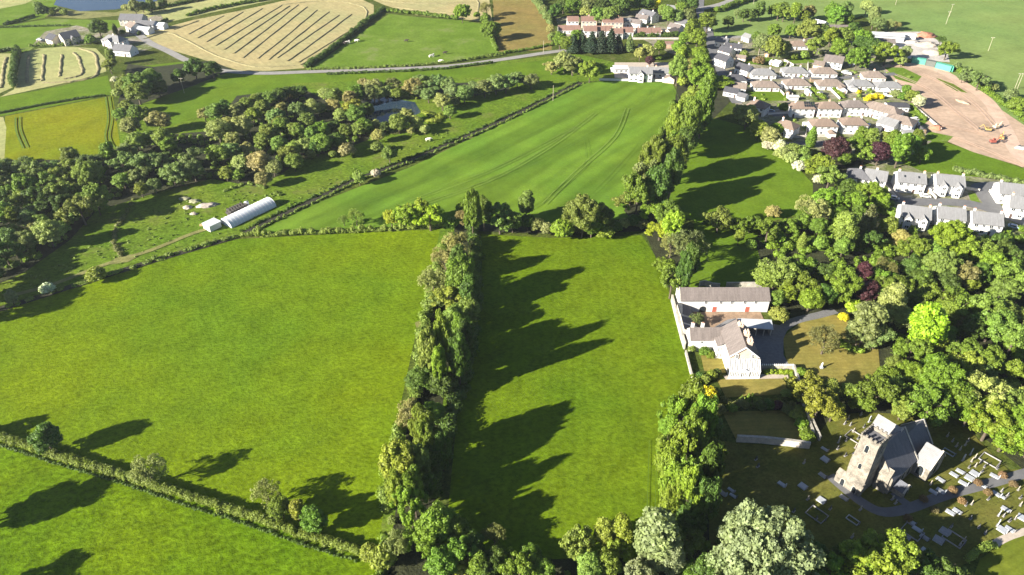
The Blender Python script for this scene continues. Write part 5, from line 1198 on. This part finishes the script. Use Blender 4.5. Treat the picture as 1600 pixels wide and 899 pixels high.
hedge('field_hedge','hedge down the right side of the dry stubble field',PS('832,0 840,12 850,26 860,42'),4.0,4.5,'e',dens=3,leaf=.5,wob=.3)
hedge('field_hedge','tall pale green hedge bank beside the main road at the top',PS('1120,20 1140,12 1170,2 1200,-8'),5.0,3.5,'g',dens=3,leaf=.5)
hedge('garden_hedge','long dark clipped hedge below the red-roofed estate',PS('990,60 1020,59 1058,58'),4.5,3.2,'d',dens=3,leaf=.45)
hedge('field_hedge','scrub line between the building site and the far green field',PS('1496,112 1520,130 1560,160 1600,190 1640,215'),4.0,2.0,'g',dens=3,leaf=.5,wob=.5,gaps=.3)
hedge('garden_hedge','bramble hedge between the estate street and the small pasture',PS('1490,268 1530,276 1570,284 1620,292'),3.6,2.2,'e',dens=4,leaf=.4,wob=.3)
hedge('garden_hedge','clipped green hedge round the school lawn',PS('1422,168 1432,176 1446,190'),1.6,1.8,'g',dens=5,leaf=.3)
hedge('gorse_bank','bright yellow gorse bank behind the white semis',PS('1350,158 1364,156 1378,155'),4.2,2.6,'Y',cat='shrub bank',dens=5,leaf=.35)
hedge('garden_hedge','small yellow gorse hedge below the grey bungalow',PS('1338,147 1346,147'),2.4,1.8,'Y',dens=5,leaf=.3)
hedge('garden_hedge','bright green hedge strip in the back garden, left of two',PS('1262,136 1276,148 1288,156'),3.4,1.8,'l',dens=4,leaf=.35)
hedge('garden_hedge','bright green hedge strip in the back garden, right of two',PS('1296,136 1308,146 1318,154'),3.0,1.6,'l',dens=4,leaf=.35)
hedge('garden_hedge','dark hedge dividing the village back gardens',PS('1256,138 1268,150 1276,158'),1.4,1.6,'d',dens=4,leaf=.3)
hedge('garden_hedge','clipped lime hedge beside the toothed wall',[(77,168.6),(81,168.6),(85,168.4)],1.8,1.3,'L',dens=9,leaf=.2,step=.5)
hedge('garden_hedge','clipped green hedge inside the slanting garden wall',[(84.7,168),(83.9,162),(83,156)],1.2,1.2,'l',dens=9,leaf=.2,step=.5)
hedge('garden_hedge','climbing green growth on the lower slanting garden wall',[(82.0,152),(81.4,147),(80.7,142)],2.6,1.9,'j',dens=7,leaf=.3)
hedge('garden_hedge','pair of clipped dark hedges in the sunken garden, left one',PS('1168,620 1172,638'),.9,1.2,'g',dens=9,leaf=.2,step=.4)
hedge('garden_hedge','pair of clipped dark hedges in the sunken garden, right one',PS('1175,618 1180,638'),.9,1.2,'g',dens=9,leaf=.2,step=.4)
hedge('garden_hedge','angled clipped hedge in the sunken garden',PS('1150,640 1168,628 1160,622 1152,630'),.8,.9,'j',dens=9,leaf=.2,step=.4)
hedge('flower_border','dark mixed border along the sunken garden',PS('1128,628 1160,636 1200,634 1240,636'),2.6,1.2,'n',cat='border',dens=7,leaf=.3,wob=.4)
hedge('garden_hedge','leafy bank of bright large leaves curving under the bare lawn tree',PS('1306,536 1318,543 1332,549 1346,553'),2.6,1.5,'l',dens=6,leaf=.5)
hedge('churchyard_hedge','low sunlit hedge between the churchyard and the striped lawn',PS('1508,880 1525,868 1540,858 1552,852'),2.0,2.0,'j',dens=8,leaf=.25)
hedge('field_hedge','shady hedge below the right end of the crop field',PS('1100,350 1140,356 1190,362'),3,2.4,'d',dens=5,leaf=.35,wob=.3)
hedge('scrub_edge','dark bushy scrub along the foot of the middle tree belt',PS('735,350 742,400 744,460 738,520 726,590 706,660 690,720 672,780'),4.5,3.2,'d',cat='scrub',dens=4,leaf=.4,wob=.3)
hedge('scrub_edge','pale bramble scrub along the sunny foot of the middle tree belt',PS('704,366 684,420 672,470 662,520 655,580 640,640 620,700 606,760 600,800'),4.2,2.6,'j',cat='scrub',dens=5,leaf=.35,wob=.4,gaps=.15)
hedge('scrub_edge','grassy scrub along the left foot of the upper right belt',PS('1052,160 1040,200 1006,250 984,290 972,325'),3,2.2,'g',cat='scrub',dens=5,leaf=.35,wob=.4,gaps=.2)
hedge('rush_line','broken line of dark rushes crossing the rough pasture at the left',PS('208,312 194,340 180,360 178,382 190,402'),2.2,.8,'n',cat='rushes',dens=6,leaf=.25,wob=.5,gaps=.3)
hedge('rush_line','broken line of rushes above the polytunnel',PS('350,300 376,290 400,288 430,300 440,308'),2.6,.8,'o',cat='rushes',dens=6,leaf=.25,wob=.5,gaps=.3)
hedge('rush_line','dark rush clump by the ditch right of the marsh pond',PS('690,228 704,222 718,216'),3.4,.9,'d',cat='rushes',dens=6,leaf=.25,wob=.5,gaps=.2)
hedge('rush_line','buff reed bed at the edge of the small left pond',PS('440,160 452,152 470,150'),3,1.4,'f',cat='reeds',dens=5,leaf=.3)
hedge('rush_line','buff reeds below the large pond',PS('612,210 630,206 648,204'),3,1.0,'n',cat='reeds',dens=5,leaf=.3,wob=.4)
hedge('rush_line','green-gold reeds right of the large pond',PS('662,176 672,184 690,182 684,192 668,190'),4,1.6,'y',cat='reeds',dens=4,leaf=.3,wob=.3)
hedge('rush_line','thin green reeds above the large pond',PS('566,152 600,150 640,152 652,156'),2,1.2,'y',cat='reeds',dens=4,leaf=.3,wob=.3)
def undergrowth(name, poly, dens, code, r0=.8, r1=1.8, hz=.9, name2='undergrowth'):
    xs = [p[0] for p in poly]; ys = [p[1] for p in poly]; A = (max(xs)-min(xs))*(max(ys)-min(ys)); n = int(A*dens); C = []; Rr = []
    for _ in range(n):
        x, y = rnd.uniform(min(xs), max(xs)), rnd.uniform(min(ys), max(ys)); ins = False
        for i in range(len(poly)):
            (x1, y1), (x2, y2) = poly[i-1], poly[i]
            if (y1 > y) != (y2 > y) and x < (x2-x1)*(y-y1)/(y2-y1)+x1: ins = not ins
        if ins: r = rnd.uniform(r0, r1); C.append((x, y, r*.4)); Rr.append((r, r, r*hz))
    if C:
        V, T, Q = leafcloud(C, Rr, 1.6, .5, .9, cull=False); o = inst('undergrowth', mesh_np('undergrowth', V, T, Q, FOL)); o.color = (*COLS[code][0], 1); tag(o, name, None, None, 'stuff')
undergrowth('bramble and scrub under the left wood', PS('0,255 160,245 220,215 330,210 380,160 470,150 560,190 600,215 540,230 470,245 430,270 330,278 240,296 140,330 100,380 30,420 -60,460 -60,260'), .045, 'g')
undergrowth('grass and scrub under the eastern wood', PS('1290,320 1330,250 1400,310 1500,360 1620,360 1700,600 1600,720 1500,640 1400,600 1350,500 1300,470 1230,420 1190,380'), .05, 'g', 1, 2.4)
undergrowth('scrub under the near trees', PS('560,1000 600,840 700,890 860,880 1040,830 1090,690 1110,820 1300,880 1480,890 1480,1000'), .06, 'g', .8, 1.8)
undergrowth('bright grassy scrub in the clearing', PS('1190,372 1300,372 1420,380 1440,392 1300,396 1200,388'), .12, 'l', .7, 1.5)
undergrowth('garden plants of the village', PS('1172,140 1340,138 1440,150 1440,200 1360,240 1240,225 1200,176'), .012, 'j', .6, 1.4)
undergrowth('garden plants along the back lanes', PS('1130,95 1260,75 1420,100 1420,125 1200,125'), .010, 'o', .6, 1.4)
undergrowth('tufts in the rough pasture', PS('0,470 130,430 370,360 560,270 700,215 760,190 700,200 470,300 300,300 120,390 0,440'), .05, 'o', .2, .5, .6)
# ------------------------------------------------------------------ trees, transcribed by stand
zone('in the middle tree belt','trees of the belt between the middle meadows','near',
'721,325,18,lb 728,342,26,fx 704,350,22,gb 738,330,26,gr 756,330,28,gr 742,380,20,lb 713,382,36,px 695,407,36,px 677,442,40,px 717,407,36,dr 720,432,46,gr 706,464,50,yo 731,485,38,or 684,471,28,ob 709,503,36,or 700,514,28,lr 720,517,36,gr 692,533,32,lr 706,547,42,gr 670,553,34,or 686,572,26,lr 660,592,46,dr 692,597,46,dr 717,560,34,dr 640,650,38,px 661,669,42,gr 671,679,36,go 678,645,40,gr 623,724,52,yr 652,726,42,or 674,718,38,dr 622,770,36,lr 641,790,42,lo 646,765,34,gr 613,813,16,mb 735,455,34,dr 728,530,34,dr 690,700,34,dr 668,760,36,dr', 1.1, lambda u, v: 9 if 588 < v < 652 else (20 if v < 690 else 15))
zone('along the near edge','trees along the near edge','left',
'618,853,36,px 597,872,40,yb 577,864,28,yb 652,836,46,lo 684,822,58,gr 675,853,50,lo 710,827,46,gr 707,859,50,go 690,882,46,gr 716,884,32,yb 773,838,30,nx 788,874,36,lo 812,886,50,lo 905,850,52,mo 922,888,44,mr 945,835,34,yt 972,832,36,yt 968,860,38,yo 948,882,42,yr 1025,842,66,st 1048,872,44,st 1005,892,54,so 1064,845,60,do 1110,890,50,dr 1078,888,38,go 1078,815,50,dr 1196,850,150,so 1150,890,80,so 1235,895,80,so 1296,898,50,lo 1345,868,60,lo 1388,860,74,lo 1372,896,74,lo 1320,868,40,dr 1440,885,50,do 1275,875,44,dr 1480,895,50,do 850,895,40,gr 760,890,40,do 738,852,38,dr 748,884,40,gr 775,872,36,dr 830,868,34,gr', 1.2)
zone('in the belt right of the strip meadow','trees right of the strip meadow','near',
'1081,635,48,gr 1066,653,52,lo 1049,668,38,lr 1097,658,44,gr 1112,674,32,dr 1056,692,50,lo 1081,685,46,gr 1116,706,36,lr 1042,704,34,gr 1063,717,50,lo 1077,738,48,go 1045,731,36,lr 1056,759,46,lr 1079,766,44,lo 1049,778,38,lr 1110,737,42,dr 1100,782,46,dr 1104,620,34,Yb 1088,600,14,db', 1.1, lambda u, v: 20)
zone('in the belt beside the crop field','trees beside the crop field','near',
'1123,127,44,lo 1093,120,38,lo 1082,162,42,yo 1104,152,32,gr 1100,165,32,gr 1072,203,48,go 1057,194,32,lr 1091,192,30,dr 1042,230,42,lo 1051,243,46,gr 1023,247,48,go 1015,277,46,no 998,293,44,go 1028,291,42,dr 985,310,38,oo 1050,270,34,dr 1023,327,42,lo 1034,313,18,ox 1045,335,34,go 1032,357,40,Lo 1051,352,32,Lo 1074,388,50,nx 1049,384,30,px 1038,412,34,lo 1051,433,38,go 1068,428,28,dr 1080,410,30,dr 1092,183,40,gr 1070,222,40,dr 1078,190,36,gr 1081,46,26,lr 1072,58,24,lr 1090,58,26,lr 1062,73,24,lr 1092,81,28,lr 1067,86,24,lr 1077,101,28,pr 1095,101,28,gr 1060,107,28,or 1101,112,30,lr 1067,128,18,yb 1106,34,28,gt', 1.1, lambda u, v: 25 if 150 < v < 300 else (15 if v < 400 else 16))
zone('in the cross hedge','trees of the cross hedge','left',
'781,338,44,oo 801,345,32,or 822,320,28,ot 824,345,24,dr 912,330,66,oo 878,360,36,lb 925,347,42,gr 944,362,28,yb 942,342,38,dr 975,350,18,pb 960,356,24,db 840,352,26,nb 855,358,22,pb 611,340,24,Lr 632,333,40,Lo 671,333,44,Lo 650,328,40,Lo 537,345,14,mx 556,340,22,mx 992,345,24,db 1004,350,20,nb')
zone('beside the long ditch','lone trees by the ditch','left',
'561,277,21,mr 587,271,15,wb 542,235,26,fb 520,241,13,ob 608,240,26,or 589,230,20,ob 150,430,28,yb 73,451,22,wb 17,465,18,st')
zone('in the lower left hedge','trees in the lower left hedge','left',
'72,685,46,dr 232,735,44,px 418,772,36,px 438,792,36,gr 464,797,24,yt 490,812,42,gr 52,700,14,yb', 1.1)
zone('in the marsh wood','trees of the marsh wood','left',
'303,107,34,dr 331,107,32,dr 278,119,26,dr 219,129,52,or 199,129,40,or 236,122,38,or 246,136,34,dr 214,144,40,or 179,125,14,wb 183,145,20,pb 197,166,26,or 187,178,24,or 210,175,26,jr 224,175,24,jr 247,187,40,pr 204,197,36,pr 212,222,36,or 253,217,36,or 263,227,30,gr 231,217,32,or 226,251,46,eo 190,251,42,eo 199,232,32,eo 251,249,38,eo 268,266,46,eo 297,246,40,eo 302,266,38,er 280,271,38,eo 214,273,38,eo 192,281,32,or 220,297,26,yr 241,290,26,er 319,178,26,pr 336,175,32,or 351,171,32,dr 368,173,28,pr 383,163,28,or 398,158,26,or 459,143,22,dr 470,142,22,dr 449,144,24,dr 437,148,28,dr 420,152,28,or 405,155,26,or 356,192,22,pr 341,204,42,pr 378,197,38,pr 395,180,30,yr 363,217,28,pr 341,239,36,jr 361,237,32,er 385,232,26,pr 417,212,30,jr 437,197,30,jr 461,202,30,jr 427,183,28,or 353,271,28,jr 371,273,24,or 378,256,36,pr 405,253,42,fr 427,261,32,fr 411,279,30,fr 451,241,34,jr 459,253,32,or 410,168,28,jr 439,170,24,pr 464,173,32,er 488,168,32,pr 500,170,22,or 520,165,26,pr 432,183,32,er 481,187,30,jr 439,192,32,jr 465,204,28,jr 420,207,32,jr 410,219,30,or 503,202,32,gr 488,207,30,or 520,199,26,dr 532,180,28,pr 552,168,36,yr 556,178,36,or 571,172,28,dr 539,204,24,jr 561,202,28,or 569,197,30,gr 587,195,20,pr 590,212,24,pr 601,199,22,dr 623,192,36,jr 635,180,24,pr 650,192,26,pr 664,202,18,pr 642,204,16,pr 503,222,38,jr 527,219,30,dr 459,231,30,jr 473,229,28,pr 486,241,18,pr 495,231,28,dr 436,225,30,jr 575,200,24,gr', 0.85)
zone('between lane and ponds','trees between lane and ponds','left',
'508,146,22,pr 522,148,26,or 557,146,30,gr 547,153,26,pr 569,131,22,fr 583,136,30,fr 576,146,26,er 591,144,26,pr 615,131,30,eo 605,143,22,er 619,146,20,jr 645,136,28,pr 664,128,32,eo 681,128,32,eo 696,131,30,eo 669,147,26,er 691,158,28,pr 706,143,28,er 725,146,28,er 703,174,22,jr 711,160,16,eb 757,137,28,er 775,130,32,er 790,127,32,eo 808,124,24,er 830,126,24,er 862,102,24,po 882,92,36,po 895,99,32,no 922,108,36,yo 741,138,24,er 655,140,24,er', 0.85)
zone('in the dark wood at the left edge','trees of the left wood','left',
'6,262,38,eo 28,262,38,eo 47,268,42,eo 31,287,38,jo 6,287,32,eo 34,308,36,jo 6,308,30,do 75,262,30,eo 72,283,34,jo 93,274,36,jo 90,295,40,jo 109,246,30,or 114,261,36,jo 137,267,46,jr 115,299,26,jr 146,305,50,jo 123,323,46,jo 109,339,32,ob 168,239,24,gt 140,249,32,eo 9,336,26,jt 22,336,26,gt 42,339,32,er 19,361,32,jo 89,337,18,jb 65,348,26,jr 75,364,42,pr 53,361,26,pr 40,376,32,er 9,376,36,er 6,395,38,do 22,389,26,or 93,358,28,ob 60,300,40,do 55,325,36,do 100,320,36,do -22,270,46,eo -30,320,50,eo -25,370,46,do -40,410,50,do -20,420,44,do -60,350,60,eo')
zone('by the top left farms','trees round the top left farms','left',
'153,42,27,dr 179,45,7,dy 191,51,10,db 141,62,16,gb 170,100,22,jo 172,88,14,jt 66,17,20,db 59,9,14,ob 80,19,14,ob 100,20,12,ob 92,16,10,eb 210,11,20,er 222,10,16,er 235,9,16,er 254,6,15,dr 196,12,12,pb')
zone('between the top fields','trees between the top fields','left',
'722,17,28,lr 767,42,32,gr 758,30,18,gr 760,14,18,px 745,24,10,lb')
zone('round the red-roofed estate','trees round the red-roofed estate','left',
'875,62,24,gr 886,68,22,gr 900,58,18,gt 910,66,20,kc,.8 925,66,22,kc,.8 940,66,22,kc,.8 955,64,24,kc,.8 896,68,20,kc,.8 966,68,18,kc,.8 984,68,14,ec 1031,73,18,lr 1029,90,10,lb 1016,94,15,cr 1012,79,22,pr 1000,84,18,pr 895,5,28,gr 920,6,26,er 940,8,28,dr 955,7,26,dr 972,10,24,dr 985,7,22,gr 935,22,28,or 950,24,26,or 962,20,20,jr 1027,8,10,Yt 1045,24,24,or 1058,25,22,er 1075,24,22,er 1070,5,22,dr 1082,6,22,dr 915,20,18,pb 1000,5,22,dr 1012,6,20,dr 850,14,14,er 858,28,14,dr 860,45,14,pr 862,58,14,er 1037,17,20,or 1066,14,22,gr 868,16,20,dr 880,8,20,dr')
zone('above the village','trees above the village','left',
'1152,21,12,er 1163,22,18,dr 1174,22,18,dr 1187,16,16,dt 1139,33,18,dr 1218,13,26,go 1207,16,16,dr 1226,18,22,jo 1244,18,18,lt 1265,18,20,nr 1257,24,18,gr 1303,13,28,go 1321,15,22,er 1309,26,28,gr 1325,30,20,gr 1210,48,20,gr 1236,48,20,gr 1264,44,34,jo 1212,70,34,mo 1225,74,22,jr 1275,67,30,jo 1299,56,26,lr 1320,54,26,jr 1312,75,28,gr 1240,88,14,gb 1224,86,16,sb 1257,86,16,ob 1342,86,36,go 1189,67,26,er 1184,59,18,gr 1163,86,14,ob 1187,95,16,hb 1350,57,28,lo 1362,74,30,dr 1367,26,20,et 1372,37,20,er 1387,80,32,lo 1415,82,20,sr 1410,94,16,pr 1355,10,20,pr 1390,39,15,px 1400,41,12,px 1482,74,28,go 1470,63,12,dx 1495,104,14,eb 1515,114,22,eo 1532,122,28,eo 1552,137,16,eb 1580,148,22,eb 1590,164,26,gb 1505,120,16,er 1335,45,22,dr 1285,52,26,dr 1345,70,26,dr')
zone('in and around the village gardens','trees of the village gardens','left',
'1417,140,15,gr 1425,151,20,jr 1437,158,20,wr 1400,148,16,eb 1410,152,14,gb 1227,168,18,gb 1269,213,15,gy 1306,232,38,cr 1167,182,32,pr 1155,172,20,pr 1185,202,28,yr 1170,178,32,pr 1187,200,20,lb 1204,214,30,pr 1213,203,22,lb 1217,229,24,wb 1240,235,26,ob 1255,238,24,ob 1201,228,20,wb 1222,240,24,pb 1236,248,24,pb 1248,260,20,wb 1261,253,24,ob 1279,256,38,lo 1298,272,38,jo 1279,281,18,wb 1295,305,46,lo 1332,315,38,lo 1326,294,30,dr 1345,300,28,dr 1363,297,38,lo 1376,314,28,lr 1340,224,30,go 1352,238,30,jo 1346,212,22,gt 1375,238,34,cr 1360,222,24,jt 1395,225,28,gt 1408,232,34,gt 1425,228,28,gr 1438,222,22,gr 1442,240,26,gr 1385,215,20,jr 1434,210,16,gr 1320,246,24,gr')
zone('above the walled garden clearing','trees above the clearing','left',
'1267,330,42,px 1208,331,24,pb 1124,340,38,oo 1158,353,26,go 1173,347,26,go 1201,357,36,go 1233,355,30,go 1254,347,28,gr 1279,355,28,gr 1298,353,26,go 1254,377,13,jy 1173,383,18,jb 1282,380,24,ob 1155,370,16,gt 1323,358,38,jt 1357,347,32,nc 1360,372,32,do 1388,355,30,jr 1218,372,20,gb 1318,385,30,jr 1340,330,30,gr 1310,335,30,gr')
zone('in the park wood behind the barn','trees of the park wood','left',
'1214,420,56,jo 1248,415,42,go 1198,436,38,jr 1254,446,46,go 1267,467,38,lr 1314,421,46,go 1317,446,48,go 1348,428,28,ct 1354,455,36,cr 1385,438,36,go 1382,420,32,nx 1214,467,26,jr 1217,492,28,mb 1230,458,32,lr 1335,480,26,Lb 1318,496,16,Yb 1290,430,34,dr 1290,462,34,dr 1372,455,30,dr')
zone('in the big eastern wood','trees of the eastern wood','left',
'1410,374,30,pr 1427,384,42,go 1490,365,62,lo 1460,391,38,jo 1513,388,46,lo 1540,391,42,jo 1550,411,38,lr 1473,411,58,oo 1500,424,48,no 1513,441,32,yr 1450,421,36,oo 1583,398,34,do 1567,391,32,dr 1583,431,52,jo 1590,414,38,go 1390,444,46,go 1420,448,34,go 1460,464,52,go 1500,471,56,go 1487,488,42,gr 1500,501,28,nr 1547,478,56,oo 1553,502,56,jo 1583,488,52,oo 1590,521,52,jo 1393,475,46,pt 1408,500,42,px 1357,503,50,et 1372,522,42,eo 1343,522,36,eo 1449,514,56,Lt 1427,541,48,lo 1460,531,42,lr 1480,521,28,jr 1507,545,46,go 1540,559,50,go 1507,568,46,yo 1425,415,36,dr 1430,475,40,dr 1530,430,38,dr 1570,455,40,or 1520,515,38,dr 1440,440,40,dr 1480,440,40,dr 1625,440,60,jo 1630,500,60,jo 1560,380,30,dr')
zone('between lawn and church','trees between lawn and church','left',
'1370,611,62,go 1385,590,42,gr 1420,623,52,jo 1425,586,46,gr 1475,591,78,go 1462,576,46,gr 1455,631,62,go 1487,623,58,go 1530,582,42,eo 1542,615,70,po 1517,642,48,lo 1570,632,62,oo 1585,652,62,lo 1550,657,62,lo 1595,577,42,lo 1577,674,62,lo 1500,610,40,dr 1400,605,40,dr 1410,640,34,jr 1350,628,34,gr 1610,620,60,mo 1615,690,50,lo 1400,570,30,jr')
zone('beside the slanting garden wall','trees beside the slanting garden wall','left',
'1262,605,52,yo 1282,627,52,yo 1297,612,36,jr 1325,612,30,or 1340,622,30,dr 1302,642,36,yr 1252,583,18,lb 1290,532,42,nx 1312,535,14,lb')
zone('in the manor garden','shrubs of the manor garden','left',
'1081,545,12,ob 1102,550,18,gb 1110,555,14,lb 1112,586,16,lb 1102,593,16,mb 1094,588,14,db 1120,582,14,db 1119,612,16,mb 1144,638,16,lb 1184,626,14,lb 1201,632,20,db 1215,634,18,cb 1228,615,16,mb 1246,650,22,mb 1253,663,20,lb 1262,682,22,lb 1125,640,18,nb 1116,662,26,er 1248,640,16,jb 1088,500,18,nx 1190,634,20,db 1230,640,18,nb')
for k, (u_, v_, lb) in enumerate([(1567,743,'farthest'),(1528,755,'second farthest'),(1489,766,'third farthest'),(1443,780,'nearest the church')]):
    tree(u_, v_, 13, 'hb', f'rusty clipped bush on the upper side of the churchyard path, {lb}', 'clipped bushes lining the churchyard path')
for k, (u_, v_, lb) in enumerate([(1583,757,'farthest'),(1544,770,'second farthest'),(1503,783,'third farthest'),(1461,797,'fourth farthest'),(1419,810,'nearest the church')]):
    tree(u_, v_, 13, 'hb', f'rusty clipped bush on the lower side of the churchyard path, {lb}', 'clipped bushes lining the churchyard path')
# trees just outside the left edge whose shadows fall into the picture
for (u_, v_, w_, c_, l_) in [(-75,800,74,'gr','large green tree left of the near meadow, casting the broad shadow on it'),(-60,915,64,'go','spreading green tree beyond the bottom left corner of the near meadow'),(-45,668,36,'go','small green tree at the left end of the long clipped hedge'),(-75,470,60,'do','dark spreading tree at the left end of the ditch'),(-70,440,60,'eo','grey-green spreading tree behind the left end of the ditch')]:
    tree(u_, v_, w_, c_, l_, 'trees outside the left edge')
# ------------------------------------------------------------------ air
hz = MB().box(-900,-200,-2,900,1500,175).build('haze', [])
hz.data.materials.clear()
m = bpy.data.materials.new('haze'); m.use_nodes = True; nt_ = m.node_tree; nt_.nodes.clear()
o_ = N(nt_, 'ShaderNodeOutputMaterial'); pv = N(nt_, 'ShaderNodeVolumePrincipled')
pv.inputs['Color'].default_value = (.86,.92,1,1); pv.inputs['Density'].default_value = .00007; pv.inputs['Anisotropy'].default_value = .3
nt_.links.new(pv.outputs[0], o_.inputs['Volume']); hz.data.materials.append(m)
tag(hz, kind='stuff')
